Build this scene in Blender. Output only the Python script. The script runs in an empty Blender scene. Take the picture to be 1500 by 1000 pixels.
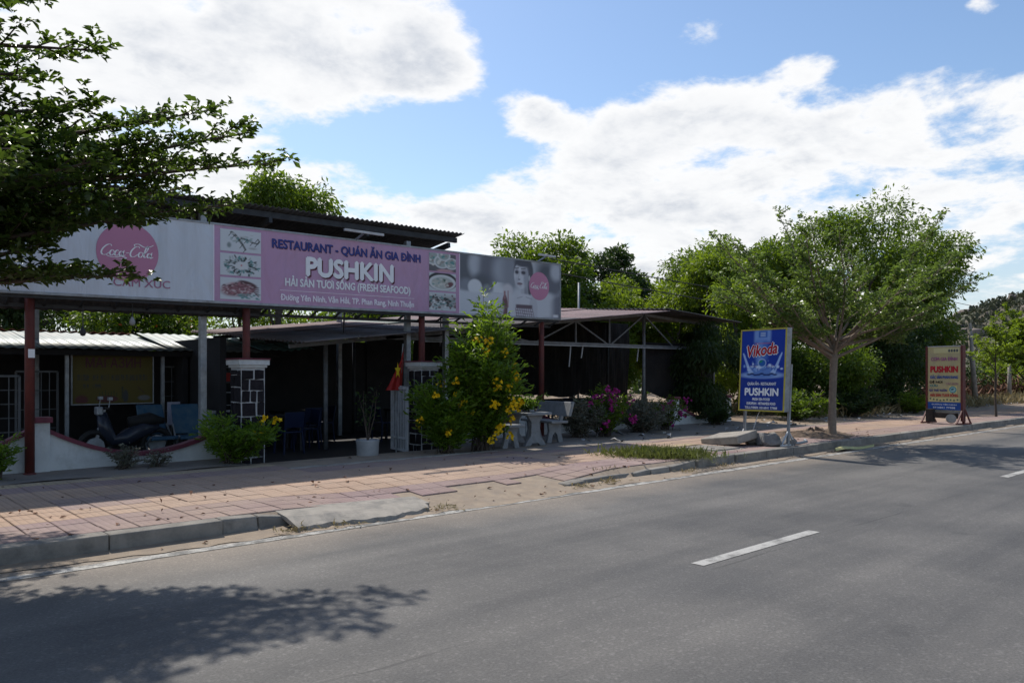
import bpy, bmesh, math, random
import numpy as np
from mathutils import Vector, Matrix
R = math.radians
PI = math.pi
scene = bpy.context.scene
COL = scene.collection

# ------------------------------------------------------------------ camera
HEAD = R(47.5)                       # road (+X) lies this far right of the view axis
cam_d = bpy.data.cameras.new('camera')
cam = bpy.data.objects.new('camera', cam_d)
COL.objects.link(cam)
cam.location = (0, 0, 1.55)
cam.rotation_euler = (PI / 2, 0, HEAD - PI / 2)
cam_d.sensor_width = 36.0
cam_d.lens = 36.0 * 1144 / 1500
cam_d.shift_y = 48 / 1500
cam_d.clip_start = 0.05
cam_d.clip_end = 5000
scene.camera = cam

# ------------------------------------------------------------------ light, exposure
SUN = Vector((0.15, 0.80, 1.0)).normalized()        # towards the sun
SUN_EL = math.asin(SUN.z)
sun_d = bpy.data.lights.new('sun', 'SUN')
sun_d.energy = 4.6
sun_d.angle = R(0.75)
sun_d.color = (1.0, 0.95, 0.87)
sun = bpy.data.objects.new('sun', sun_d)
COL.objects.link(sun)
sun.location = (5, 30, 40)
sun.rotation_euler = (-SUN).to_track_quat('-Z', 'Y').to_euler()
vs = scene.view_settings
vs.view_transform = 'Standard'
vs.look = 'None'
vs.exposure = 0.0
vs.gamma = 1.0
vs.use_curve_mapping = False
scene.cycles.use_denoising = True
scene.cycles.max_bounces = 6
scene.cycles.diffuse_bounces = 3
scene.cycles.glossy_bounces = 2
scene.cycles.transmission_bounces = 4
scene.cycles.transparent_max_bounces = 4
scene.cycles.sample_clamp_indirect = 6.0

# ------------------------------------------------------------------ sky with clouds
world = bpy.data.worlds.new('World')
scene.world = world
world.use_nodes = True
wt = world.node_tree
wt.nodes.clear()


def nd(t, typ, ins=None, **props):
    n = t.nodes.new(typ)
    for k, v in props.items():
        setattr(n, k, v)
    for k, v in (ins or {}).items():
        s = n.inputs[k]
        if hasattr(v, 'is_linked') or isinstance(v, bpy.types.NodeSocket):
            t.links.new(v, s)
        else:
            s.default_value = v
    return n


def mth(t, op, a, b=0.0, c=0.0, clamp=False):
    n = nd(t, 'ShaderNodeMath', {0: a, 1: b, 2: c}, operation=op)
    n.use_clamp = clamp
    return n.outputs[0]


def pixdir(px, py):                  # direction of a point of the sky, from the survey sketch
    f, c, s = 1144.0, math.cos(HEAD), math.sin(HEAD)
    tx, ty = (px - 750) / f, (548 - py) / f
    return Vector((c + s * tx, s - c * tx, ty)).normalized()


def build_sky():
    t = wt
    tc = nd(t, 'ShaderNodeTexCoord')
    d = tc.outputs['Generated']
    sky = nd(t, 'ShaderNodeTexSky', sky_type='NISHITA', sun_disc=False)
    sky.sun_elevation = SUN_EL
    sky.sun_rotation = math.atan2(SUN.x, SUN.y)
    sky.air_density = 1.1
    sky.dust_density = 0.6
    sky.ozone_density = 2.5
    sep = nd(t, 'ShaderNodeSeparateXYZ', {0: d})
    zc = mth(t, 'MAXIMUM', sep.outputs[2], 0.0)
    den = mth(t, 'ADD', zc, 0.22)
    px = mth(t, 'DIVIDE', sep.outputs[0], den)
    py = mth(t, 'DIVIDE', sep.outputs[1], den)
    comb = nd(t, 'ShaderNodeCombineXYZ', {0: px, 1: py, 2: 0.37})
    n1 = nd(t, 'ShaderNodeTexNoise', {'Vector': comb.outputs[0], 'Scale': 2.6, 'Detail': 8.0, 'Roughness': 0.63, 'Distortion': 0.12})
    n2 = nd(t, 'ShaderNodeTexNoise', {'Vector': comb.outputs[0], 'Scale': 6.5, 'Detail': 5.0, 'Roughness': 0.62, 'Distortion': 0.15})
    stretch = nd(t, 'ShaderNodeVectorMath', {0: d, 1: (1, 1, 1.7)}, operation='MULTIPLY')
    blobs = [(40, 60, 330, .26), (330, 60, 300, .30), (560, 80, 200, .30), (660, 112, 120, .22), (120, 240, 220, .20),
             (420, 300, 200, .30), (600, 320, 200, .26), (650, 212, 150, -.44), (850, 60, 230, -.46),
             (1260, 20, 300, -.42), (540, 228, 150, -.40), (400, 226, 100, -.32), (268, 4, 50, -.40),
             (955, 180, 150, .34), (1100, 225, 220, .30), (1290, 195, 220, .30), (1460, 145, 150, .28), (860, 310, 230, .28), (1150, 400, 480, .24), (500, 380, 400, .16),
             (1025, 42, 62, .52), (785, 165, 66, .50), (1180, 100, 52, .36), (1435, 5, 34, .5), (1420, 225, 130, -.14)]
    cov = None
    for (bx, by, br, w) in blobs:
        v = pixdir(bx, by)
        r = br / 1144.0
        ds = nd(t, 'ShaderNodeVectorMath', {0: stretch.outputs[0], 1: (v.x, v.y, v.z * 1.7)}, operation='DISTANCE')
        mr = nd(t, 'ShaderNodeMapRange', {'Value': ds.outputs['Value'], 'From Min': r * 1.25, 'From Max': r * 0.15, 'To Min': 0.0, 'To Max': w}, interpolation_type='SMOOTHSTEP')
        cov = mr.outputs[0] if cov is None else mth(t, 'ADD', cov, mr.outputs[0])
    cov = mth(t, 'MINIMUM', cov, 0.38)
    dens = mth(t, 'ADD', mth(t, 'MULTIPLY_ADD', n1.outputs[0], 1.75, -0.40), mth(t, 'MULTIPLY_ADD', n2.outputs[0], 0.5, -0.25))
    dens = mth(t, 'ADD', dens, cov)
    mask = nd(t, 'ShaderNodeMapRange', {'Value': dens, 'From Min': 0.52, 'From Max': 0.78}, interpolation_type='SMOOTHSTEP').outputs[0]
    # thick cloud shows a greyer base
    thick = nd(t, 'ShaderNodeMapRange', {'Value': dens, 'From Min': 0.72, 'From Max': 1.10}, interpolation_type='SMOOTHSTEP').outputs[0]
    tx = nd(t, 'ShaderNodeMapRange', {'Value': n2.outputs[0], 'From Min': 0.30, 'From Max': 0.66}, interpolation_type='SMOOTHSTEP').outputs[0]
    shade = mth(t, 'MULTIPLY', thick, mth(t, 'SUBTRACT', 1.15, tx), clamp=True)
    ccol = nd(t, 'ShaderNodeMix', {0: shade, 6: (11.2, 11.2, 11.2, 1), 7: (7.2, 7.6, 8.3, 1)}, data_type='RGBA')
    hz = nd(t, 'ShaderNodeMapRange', {'Value': sep.outputs[2], 'From Min': 0.0, 'From Max': 0.22, 'To Min': 0.75, 'To Max': 0.0}, interpolation_type='SMOOTHSTEP').outputs[0]
    skyc = nd(t, 'ShaderNodeMix', {0: 1.0, 6: sky.outputs[0], 7: (1.5, 1.56, 1.62, 1)}, data_type='RGBA', blend_type='MULTIPLY')
    hazy = nd(t, 'ShaderNodeMix', {0: hz, 6: skyc.outputs[2], 7: (7.6, 8.4, 9.2, 1)}, data_type='RGBA')
    mix = nd(t, 'ShaderNodeMix', {0: mth(t, 'MULTIPLY', mask, 0.97), 6: hazy.outputs[2], 7: ccol.outputs[2]}, data_type='RGBA')
    bg = nd(t, 'ShaderNodeBackground', {0: mix.outputs[2], 1: 0.09})
    out = nd(t, 'ShaderNodeOutputWorld')
    t.links.new(bg.outputs[0], out.inputs[0])


build_sky()

# ------------------------------------------------------------------ materials
MATS = {}


def ramp_mix(t, fac, a, b):
    return nd(t, 'ShaderNodeMix', {0: fac, 6: (*a, 1), 7: (*b, 1)}, data_type='RGBA').outputs[2]


def M(name, c1, c2=None, scale=6.0, rough=0.8, bump=0.0, bscale=40.0, metal=0.0, spec=0.3, dirt=None, dscale=1.2, damt=0.5, vary=0.0):
    """Weathered surface: two noise-mixed tones, optional stains, fine relief."""
    if name in MATS:
        return MATS[name]
    m = bpy.data.materials.new(name)
    m.use_nodes = True
    t = m.node_tree
    b = t.nodes['Principled BSDF']
    geo = nd(t, 'ShaderNodeNewGeometry')
    pos = geo.outputs['Position']
    c2 = c2 or tuple(x * 0.78 for x in c1)
    n = nd(t, 'ShaderNodeTexNoise', {'Vector': pos, 'Scale': scale, 'Detail': 6.0, 'Roughness': 0.62})
    f = nd(t, 'ShaderNodeMapRange', {'Value': n.outputs[0], 'From Min': 0.33, 'From Max': 0.67}).outputs[0]
    col = ramp_mix(t, f, c1, c2)
    if dirt:
        n3 = nd(t, 'ShaderNodeTexNoise', {'Vector': pos, 'Scale': dscale, 'Detail': 8.0, 'Roughness': 0.7})
        f3 = nd(t, 'ShaderNodeMapRange', {'Value': n3.outputs[0], 'From Min': 0.5, 'From Max': 0.68, 'To Max': damt}).outputs[0]
        col = nd(t, 'ShaderNodeMix', {0: f3, 6: col, 7: (*dirt, 1)}, data_type='RGBA').outputs[2]
    if vary:
        oi = nd(t, 'ShaderNodeObjectInfo')
        rr = mth(t, 'FRACT', mth(t, 'ADD', oi.outputs['Random'], geo.outputs['Random Per Island']))
        v = mth(t, 'MULTIPLY_ADD', rr, vary, 1.0 - vary * 0.5)
        hs = nd(t, 'ShaderNodeHueSaturation', {'Value': v, 'Color': col})
        col = hs.outputs[0]
    t.links.new(col, b.inputs['Base Color'])
    b.inputs['Roughness'].default_value = rough
    b.inputs['Metallic'].default_value = metal
    b.inputs['Specular IOR Level'].default_value = spec
    if bump:
        nb = nd(t, 'ShaderNodeTexNoise', {'Vector': pos, 'Scale': bscale, 'Detail': 5.0, 'Roughness': 0.6})
        bp = nd(t, 'ShaderNodeBump', {'Height': nb.outputs[0], 'Strength': bump, 'Distance': 0.02})
        t.links.new(bp.outputs[0], b.inputs['Normal'])
    MATS[name] = m
    return m


def leafmat(name, c1, c2, trans, gloss=0.35, tmix=0.45):
    if name in MATS:
        return MATS[name]
    m = bpy.data.materials.new(name)
    m.use_nodes = True
    t = m.node_tree
    b = t.nodes['Principled BSDF']
    geo = nd(t, 'ShaderNodeNewGeometry')
    rnd = geo.outputs['Random Per Island']
    n = nd(t, 'ShaderNodeTexNoise', {'Vector': geo.outputs['Position'], 'Scale': 0.9, 'Detail': 2.0})
    f = mth(t, 'MULTIPLY_ADD', rnd, 0.65, mth(t, 'MULTIPLY', n.outputs[0], 0.5), clamp=True)
    f = mth(t, 'SUBTRACT', f, 0.08, clamp=True)
    col = ramp_mix(t, f, c1, c2)
    t.links.new(col, b.inputs['Base Color'])
    b.inputs['Roughness'].default_value = gloss
    b.inputs['Specular IOR Level'].default_value = 0.35
    tr = nd(t, 'ShaderNodeBsdfTranslucent', {0: (*trans, 1)})
    ms = nd(t, 'ShaderNodeMixShader', {0: tmix})
    t.links.new(b.outputs[0], ms.inputs[1])
    t.links.new(tr.outputs[0], ms.inputs[2])
    t.links.new(ms.outputs[0], t.nodes['Material Output'].inputs[0])
    MATS[name] = m
    return m


def asphalt():
    m = bpy.data.materials.new('asphalt')
    m.use_nodes = True
    t = m.node_tree
    b = t.nodes['Principled BSDF']
    pos = nd(t, 'ShaderNodeNewGeometry').outputs['Position']
    big = nd(t, 'ShaderNodeTexNoise', {'Vector': pos, 'Scale': 0.55, 'Detail': 5.0, 'Roughness': 0.6})
    st = nd(t, 'ShaderNodeMapping', {'Vector': pos, 'Scale': (0.05, 1.1, 1.0)})
    lanes = nd(t, 'ShaderNodeTexNoise', {'Vector': st.outputs[0], 'Scale': 1.0, 'Detail': 4.0, 'Roughness': 0.6})
    fine = nd(t, 'ShaderNodeTexNoise', {'Vector': pos, 'Scale': 62.0, 'Detail': 4.0, 'Roughness': 0.75})
    vor = nd(t, 'ShaderNodeTexVoronoi', {'Vector': pos, 'Scale': 48.0})
    f = mth(t, 'MULTIPLY_ADD', big.outputs[0], 0.5, mth(t, 'MULTIPLY', lanes.outputs[0], 0.6))
    f = nd(t, 'ShaderNodeMapRange', {'Value': f, 'From Min': 0.42, 'From Max': 0.68}).outputs[0]
    col = ramp_mix(t, f, (0.058, 0.056, 0.055), (0.132, 0.123, 0.112))
    pt = nd(t, 'ShaderNodeTexNoise', {'Vector': pos, 'Scale': 0.22, 'Detail': 2.0, 'Roughness': 0.4})
    pf = nd(t, 'ShaderNodeMapRange', {'Value': pt.outputs[0], 'From Min': 0.56, 'From Max': 0.60, 'To Max': 0.35}).outputs[0]
    col = nd(t, 'ShaderNodeMix', {0: pf, 6: col, 7: (0.072, 0.070, 0.069, 1)}, data_type='RGBA').outputs[2]
    oil = nd(t, 'ShaderNodeTexNoise', {'Vector': pos, 'Scale': 1.7, 'Detail': 3.0, 'Roughness': 0.5})
    of = nd(t, 'ShaderNodeMapRange', {'Value': oil.outputs[0], 'From Min': 0.68, 'From Max': 0.76, 'To Max': 0.45}).outputs[0]
    col = nd(t, 'ShaderNodeMix', {0: of, 6: col, 7: (0.040, 0.039, 0.038, 1)}, data_type='RGBA').outputs[2]
    sy = nd(t, 'ShaderNodeSeparateXYZ', {0: pos}).outputs[1]
    ed = mth(t, 'MULTIPLY_ADD', big.outputs[0], 1.1, sy)
    df = nd(t, 'ShaderNodeMapRange', {'Value': ed, 'From Min': 6.55, 'From Max': 7.75, 'To Max': 0.75}).outputs[0]
    col = nd(t, 'ShaderNodeMix', {0: df, 6: col, 7: (0.27, 0.215, 0.16, 1)}, data_type='RGBA').outputs[2]
    sp = nd(t, 'ShaderNodeMapRange', {'Value': fine.outputs[0], 'From Min': 0.25, 'From Max': 0.75, 'To Min': 0.55, 'To Max': 1.45}).outputs[0]
    sepc = nd(t, 'ShaderNodeSeparateColor', {0: vor.outputs['Color']})
    sp2 = nd(t, 'ShaderNodeMapRange', {'Value': sepc.outputs[0], 'From Min': 0.80, 'From Max': 1.0, 'To Min': 1.0, 'To Max': 1.35}).outputs[0]
    v = mth(t, 'MULTIPLY', sp, sp2)
    hs = nd(t, 'ShaderNodeHueSaturation', {'Value': v, 'Color': col})
    # long seam crack beside the centre line
    sep = nd(t, 'ShaderNodeSeparateXYZ', {0: pos})
    wob = nd(t, 'ShaderNodeTexNoise', {'Vector': pos, 'Scale': 1.6, 'Detail': 5.0})
    yy = mth(t, 'ADD', sep.outputs[1], mth(t, 'MULTIPLY', wob.outputs[0], 0.16))
    cr = mth(t, 'ABSOLUTE', mth(t, 'SUBTRACT', yy, 3.60))
    crm = nd(t, 'ShaderNodeMapRange', {'Value': cr, 'From Min': 0.004, 'From Max': 0.02, 'To Min': 0.55, 'To Max': 0.0}).outputs[0]
    brk = nd(t, 'ShaderNodeTexNoise', {'Vector': pos, 'Scale': 0.8, 'Detail': 3.0})
    crm = mth(t, 'MULTIPLY', crm, nd(t, 'ShaderNodeMapRange', {'Value': brk.outputs[0], 'From Min': 0.45, 'From Max': 0.6}).outputs[0])
    c3 = nd(t, 'ShaderNodeMix', {0: crm, 6: hs.outputs[0], 7: (0.03, 0.029, 0.028, 1)}, data_type='RGBA').outputs[2]
    t.links.new(c3, b.inputs['Base Color'])
    b.inputs['Roughness'].default_value = 0.78
    b.inputs['Specular IOR Level'].default_value = 0.4
    bp = nd(t, 'ShaderNodeBump', {'Height': fine.outputs[0], 'Strength': 0.45, 'Distance': 0.008})
    t.links.new(bp.outputs[0], b.inputs['Normal'])
    return m


def worn_paint(name, c, lo=0.40, hi=0.62):
    m = bpy.data.materials.new(name)
    m.use_nodes = True
    t = m.node_tree
    b = t.nodes['Principled BSDF']
    pos = nd(t, 'ShaderNodeNewGeometry').outputs['Position']
    n = nd(t, 'ShaderNodeTexNoise', {'Vector': pos, 'Scale': 5.0, 'Detail': 9.0, 'Roughness': 0.75})
    f = nd(t, 'ShaderNodeMapRange', {'Value': n.outputs[0], 'From Min': lo, 'From Max': hi}).outputs[0]
    fine = nd(t, 'ShaderNodeTexNoise', {'Vector': pos, 'Scale': 90.0, 'Detail': 2.0})
    c2 = nd(t, 'ShaderNodeMix', {0: f, 6: (*c, 1), 7: (0.13, 0.125, 0.115, 1)}, data_type='RGBA').outputs[2]
    v = nd(t, 'ShaderNodeMapRange', {'Value': fine.outputs[0], 'From Min': 0.3, 'From Max': 0.7, 'To Min': 0.8, 'To Max': 1.1}).outputs[0]
    hs = nd(t, 'ShaderNodeHueSaturation', {'Value': v, 'Color': c2})
    t.links.new(hs.outputs[0], b.inputs['Base Color'])
    b.inputs['Roughness'].default_value = 0.8
    return m


def tilemat(name, c1, c2):
    """Ribbed cement paver: colour per tile, worn patches, ribs as relief."""
    m = bpy.data.materials.new(name)
    m.use_nodes = True
    t = m.node_tree
    b = t.nodes['Principled BSDF']
    geo = nd(t, 'ShaderNodeNewGeometry')
    pos = geo.outputs['Position']
    oi = nd(t, 'ShaderNodeObjectInfo')
    rr = mth(t, 'FRACT', mth(t, 'ADD', oi.outputs['Random'], geo.outputs['Random Per Island']))
    n = nd(t, 'ShaderNodeTexNoise', {'Vector': pos, 'Scale': 1.1, 'Detail': 8.0, 'Roughness': 0.68})
    f = nd(t, 'ShaderNodeMapRange', {'Value': n.outputs[0], 'From Min': 0.35, 'From Max': 0.68}).outputs[0]
    col = ramp_mix(t, f, c1, c2)
    sp = nd(t, 'ShaderNodeTexNoise', {'Vector': pos, 'Scale': 45.0, 'Detail': 4.0, 'Roughness': 0.7})
    v = mth(t, 'MULTIPLY', mth(t, 'MULTIPLY_ADD', rr, 0.15, 0.88), mth(t, 'MULTIPLY_ADD', sp.outputs[0], 0.5, 0.75))
    hs = nd(t, 'ShaderNodeHueSaturation', {'Value': v, 'Color': col})
    grime = nd(t, 'ShaderNodeTexNoise', {'Vector': pos, 'Scale': 0.45, 'Detail': 7.0, 'Roughness': 0.7})
    gf = nd(t, 'ShaderNodeMapRange', {'Value': grime.outputs[0], 'From Min': 0.38, 'From Max': 0.64, 'To Max': 0.72}).outputs[0]
    b.inputs['Roughness'].default_value = 0.85
    b.inputs['Specular IOR Level'].default_value = 0.2
    w = nd(t, 'ShaderNodeTexWave', {'Vector': pos, 'Scale': 4.5, 'Distortion': 0.25}, wave_type='BANDS', bands_direction='X')
    hgt = mth(t, 'MULTIPLY_ADD', w.outputs[1], 0.7, mth(t, 'MULTIPLY', sp.outputs[0], 0.5))
    jf = nd(t, 'ShaderNodeMapRange', {'Value': w.outputs[1], 'From Min': 0.12, 'From Max': 0.02, 'To Max': 0.32}).outputs[0]
    c4 = nd(t, 'ShaderNodeMix', {0: gf, 6: hs.outputs[0], 7: (0.335, 0.25, 0.195, 1)}, data_type='RGBA').outputs[2]
    c5 = nd(t, 'ShaderNodeMix', {0: jf, 6: c4, 7: (0.13, 0.10, 0.085, 1)}, data_type='RGBA').outputs[2]
    t.links.new(c5, b.inputs['Base Color'])
    bp = nd(t, 'ShaderNodeBump', {'Height': hgt, 'Strength': 0.6, 'Distance': 0.012})
    t.links.new(bp.outputs[0], b.inputs['Normal'])
    return m


def printmat(name, rough=0.5):
    """Flat print: colours stored on the sheet's points, slightly faded."""
    m = bpy.data.materials.new(name)
    m.use_nodes = True
    t = m.node_tree
    b = t.nodes['Principled BSDF']
    a = nd(t, 'ShaderNodeVertexColor', layer_name='ink')
    t.links.new(a.outputs[0], b.inputs['Base Color'])
    b.inputs['Roughness'].default_value = rough
    b.inputs['Specular IOR Level'].default_value = 0.25
    return m


def banner(name, c, dirtc):
    m = bpy.data.materials.new(name)
    m.use_nodes = True
    t = m.node_tree
    b = t.nodes['Principled BSDF']
    pos = nd(t, 'ShaderNodeNewGeometry').outputs['Position']
    st = nd(t, 'ShaderNodeMapping', {'Vector': pos, 'Scale': (7.0, 1.0, 0.45)})
    n = nd(t, 'ShaderNodeTexNoise', {'Vector': st.outputs[0], 'Scale': 1.0, 'Detail': 6.0, 'Roughness': 0.65})
    f = nd(t, 'ShaderNodeMapRange', {'Value': n.outputs[0], 'From Min': 0.44, 'From Max': 0.68, 'To Max': 0.55}).outputs[0]
    fade = nd(t, 'ShaderNodeTexNoise', {'Vector': pos, 'Scale': 0.6, 'Detail': 4.0})
    col = ramp_mix(t, fade.outputs[0], c, tuple(x * .86 for x in c))
    col = nd(t, 'ShaderNodeMix', {0: f, 6: col, 7: (*dirtc, 1)}, data_type='RGBA').outputs[2]
    t.links.new(col, b.inputs['Base Color'])
    b.inputs['Roughness'].default_value = 0.45
    cr = nd(t, 'ShaderNodeMapping', {'Vector': pos, 'Scale': (2.2, 1.0, 0.8), 'Rotation': (0, 0.5, 0)})
    nb = nd(t, 'ShaderNodeTexNoise', {'Vector': cr.outputs[0], 'Scale': 1.4, 'Detail': 3.0, 'Roughness': 0.5, 'Distortion': 0.6})
    bp = nd(t, 'ShaderNodeBump', {'Height': nb.outputs[0], 'Strength': 0.6, 'Distance': 0.12})
    t.links.new(bp.outputs[0], b.inputs['Normal'])
    return m


MT = dict(
    asphalt=asphalt(),
    line=worn_paint('road_paint', (0.41, 0.395, 0.365), 0.46, 0.66),
    edge=worn_paint('edge_paint', (0.46, 0.44, 0.40), 0.40, 0.56),
    sand=M('sand', (0.33, 0.26, 0.19), (0.24, 0.19, 0.145), 5, 0.95, 0.4, 70, dirt=(0.22, 0.19, 0.16), dscale=3),
    dirt=M('dirt', (0.30, 0.22, 0.155), (0.22, 0.165, 0.12), 1.4, 0.95, 0.5, 25, dirt=(0.36, 0.29, 0.2), dscale=0.6),
    apron=M('apron', (0.25, 0.22, 0.19), (0.17, 0.15, 0.135), 2.2, 0.95, 0.4, 35, dirt=(0.33, 0.26, 0.19), dscale=1.1),
    kerb=M('kerb', (0.29, 0.265, 0.23), (0.19, 0.175, 0.155), 5, 0.92, 0.35, 40, dirt=(0.10, 0.095, 0.085), dscale=2.4, damt=0.7, vary=0.22),
    concrete=M('concrete', (0.35, 0.315, 0.27), (0.25, 0.23, 0.20), 6, 0.9, 0.35, 45, dirt=(0.16, 0.15, 0.14), dscale=3, damt=0.6),
    bench=M('bench_concrete', (0.27, 0.275, 0.28), (0.195, 0.20, 0.205), 9, 0.75, 0.2, 60, dirt=(0.2, 0.2, 0.2), dscale=4),
    t_mauve=tilemat('tile_mauve', (0.25, 0.172, 0.168), (0.33, 0.245, 0.225)),
    t_orange=tilemat('tile_orange', (0.42, 0.28, 0.195), (0.455, 0.325, 0.24)),
    t_yellow=tilemat('tile_yellow', (0.46, 0.36, 0.20), (0.42, 0.34, 0.23)),
    wallw=M('white_wall', (0.58, 0.60, 0.60), (0.48, 0.50, 0.50), 3, 0.85, 0.25, 30, dirt=(0.25, 0.25, 0.23), dscale=2.0, damt=0.55),
    maroon=M('maroon_paint', (0.16, 0.035, 0.055), (0.10, 0.025, 0.04), 8, 0.6, 0.15, 40),
    stone=M('dark_stone', (0.012, 0.011, 0.014), (0.026, 0.022, 0.026), 14, 0.8, 0.6, 30, spec=0.12, vary=0.5),
    mortar=M('white_mortar', (0.52, 0.53, 0.54), (0.34, 0.35, 0.36), 10, 0.85, 0.2, 50),
    redpost=M('red_oxide_paint', (0.135, 0.030, 0.024), (0.085, 0.022, 0.02), 5, 0.55, 0.15, 60, dirt=(0.05, 0.03, 0.03), dscale=6),
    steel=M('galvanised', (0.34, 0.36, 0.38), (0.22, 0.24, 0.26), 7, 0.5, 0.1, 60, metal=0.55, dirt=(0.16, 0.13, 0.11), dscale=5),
    midsteel=M('shaded_steel', (0.21, 0.22, 0.235), (0.14, 0.15, 0.16), 7, 0.6, 0.1, 60, metal=0.3, dirt=(0.12, 0.09, 0.07), dscale=5),  # darker copy of the steel: the shelter's shade is put into the colour
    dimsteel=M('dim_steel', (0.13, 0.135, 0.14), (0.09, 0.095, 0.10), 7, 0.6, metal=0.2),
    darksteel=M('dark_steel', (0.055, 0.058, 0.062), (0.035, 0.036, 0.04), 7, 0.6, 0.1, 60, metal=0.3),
    whitesteel=M('white_steel', (0.52, 0.54, 0.56), (0.40, 0.41, 0.43), 7, 0.5, dirt=(0.3, 0.26, 0.22), dscale=6),
    roof_dark=M('roof_fibre_dark', (0.10, 0.10, 0.105), (0.06, 0.06, 0.065), 2.5, 0.85, 0.2, 30),
    roof_pink=M('roof_pink', (0.34, 0.235, 0.225), (0.24, 0.18, 0.175), 1.5, 0.8, 0.2, 20, dirt=(0.22, 0.19, 0.18), dscale=1.3),
    roof_white=M('roof_white_zinc', (0.22, 0.245, 0.235), (0.165, 0.19, 0.185), 1.6, 0.5, 0.1, 20, metal=0.2, dirt=(0.33, 0.27, 0.22), dscale=1.2, damt=0.4),
    roof_grey=M('roof_grey_fibre', (0.19, 0.17, 0.172), (0.12, 0.108, 0.11), 1.5, 0.85, 0.2, 20, dirt=(0.08, 0.07, 0.07), dscale=1.3),
    roof_red=M('roof_red_edge', (0.36, 0.13, 0.09), (0.25, 0.09, 0.07), 3, 0.8),
    roof_teal=M('roof_teal', (0.07, 0.15, 0.14), (0.10, 0.18, 0.17), 2, 0.6, dirt=(0.2, 0.15, 0.11), dscale=1.4),
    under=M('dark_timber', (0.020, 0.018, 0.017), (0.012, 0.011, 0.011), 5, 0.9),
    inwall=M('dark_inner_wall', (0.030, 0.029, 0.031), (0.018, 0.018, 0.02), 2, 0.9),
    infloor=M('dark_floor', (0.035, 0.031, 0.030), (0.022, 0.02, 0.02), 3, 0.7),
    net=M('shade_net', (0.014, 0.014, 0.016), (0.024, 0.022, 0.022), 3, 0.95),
    bark=M('bark', (0.10, 0.078, 0.06), (0.055, 0.043, 0.035), 9, 0.95, 0.7, 28),
    barkpale=M('bark_pale', (0.27, 0.21, 0.16), (0.18, 0.14, 0.11), 11, 0.95, 0.6, 35),
    blue=M('sign_blue', (0.014, 0.045, 0.30), (0.012, 0.038, 0.25), 2, 0.4, dirt=(0.06, 0.085, 0.26), dscale=2.5, damt=0.5),
    bpink=banner('banner_pink', (0.49, 0.29, 0.45), (0.37, 0.24, 0.35)),
    bwhite=banner('banner_white', (0.60, 0.65, 0.72), (0.43, 0.46, 0.50)),
    blogo=M('faded_red_disc', (0.50, 0.22, 0.34), (0.46, 0.20, 0.31), 1, 0.5),
    ink_navy=M('ink_navy', (0.035, 0.055, 0.26), None, 2, 0.5),
    ink_white=M('ink_white', (0.82, 0.84, 0.87), (0.77, 0.79, 0.82), 2, 0.5),
    ink_pale=M('ink_pale', (0.84, 0.80, 0.87), (0.80, 0.75, 0.83), 2, 0.5),
    ink_dark=M('ink_dark_red', (0.10, 0.02, 0.04), None, 2, 0.5),
    ink_rose=M('ink_rose', (0.40, 0.17, 0.27), None, 2, 0.5),
    ink_red=M('ink_red', (0.50, 0.018, 0.035), None, 2, 0.45),
    ink_blue=M('ink_blue', (0.02, 0.09, 0.36), None, 2, 0.45),
    ink_black=M('ink_black', (0.012, 0.012, 0.016), None, 2, 0.45),
    ink_mauve=M('ink_mauve', (0.36, 0.10, 0.26), None, 2, 0.45),
    ink_teal=M('ink_teal', (0.04, 0.25, 0.27), None, 2, 0.45),
    sign_yellow=M('sign_yellow', (0.50, 0.42, 0.19), (0.43, 0.38, 0.22), 1.6, 0.55, dirt=(0.30, 0.25, 0.17), dscale=3, damt=0.5),
    yellow_frame=M('yellow_frame', (0.52, 0.44, 0.07), (0.4, 0.34, 0.06), 5, 0.5),
    shop_yellow_shaded=M('shop_yellow_shaded', (0.105, 0.082, 0.014), (0.085, 0.066, 0.012), 1.5, 0.6),  # board's yellow darkened: the deep shade under the eave is in the colour
    potwhite=M('pot_white', (0.34, 0.35, 0.36), (0.26, 0.27, 0.28), 5, 0.6),
    plastic_blue=M('plastic_blue', (0.008, 0.016, 0.05), (0.006, 0.012, 0.04), 4, 0.45),
    cloth_blue=M('cloth_blue', (0.02, 0.07, 0.13), (0.06, 0.11, 0.15), 7, 0.8),
    rubber=M('rubber', (0.018, 0.018, 0.018), None, 6, 0.7),
    red=M('red_plain', (0.38, 0.02, 0.015), (0.3, 0.02, 0.015), 5, 0.6),
    gold=M('star_yellow', (0.75, 0.52, 0.02), None, 5, 0.6),
    teal_box=M('teal_box', (0.12, 0.25, 0.29), (0.1, 0.2, 0.25), 5, 0.6),
    fl_yellow=M('petal_yellow', (0.80, 0.56, 0.01), (0.70, 0.44, 0.005), 30, 0.6),
    fl_pink=M('bract_magenta', (0.38, 0.022, 0.21), (0.30, 0.02, 0.18), 20, 0.6),
    fl_orange=M('petal_orange', (0.62, 0.10, 0.02), None, 20, 0.6),
    husk=M('palm_husk', (0.46, 0.46, 0.20), (0.38, 0.34, 0.17), 9, 0.7),
    rock=M('boulder_rock', (0.25, 0.20, 0.17), (0.17, 0.145, 0.125), 0.25, 0.95, 0.4, 0.8),
    hill=M('hill_scrub', (0.075, 0.085, 0.050), (0.14, 0.115, 0.085), 0.12, 0.95, 0.5, 0.6, dirt=(0.045, 0.06, 0.03), dscale=0.2, damt=0.8),
    litter=M('litter', (0.5, 0.5, 0.5), (0.25, 0.23, 0.2), 20, 0.9, vary=0.8),
    drydebris=M('dry_debris', (0.20, 0.10, 0.065), (0.12, 0.07, 0.045), 9, 0.95, vary=0.5),
    picture=printmat('printed_picture'),
)
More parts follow.
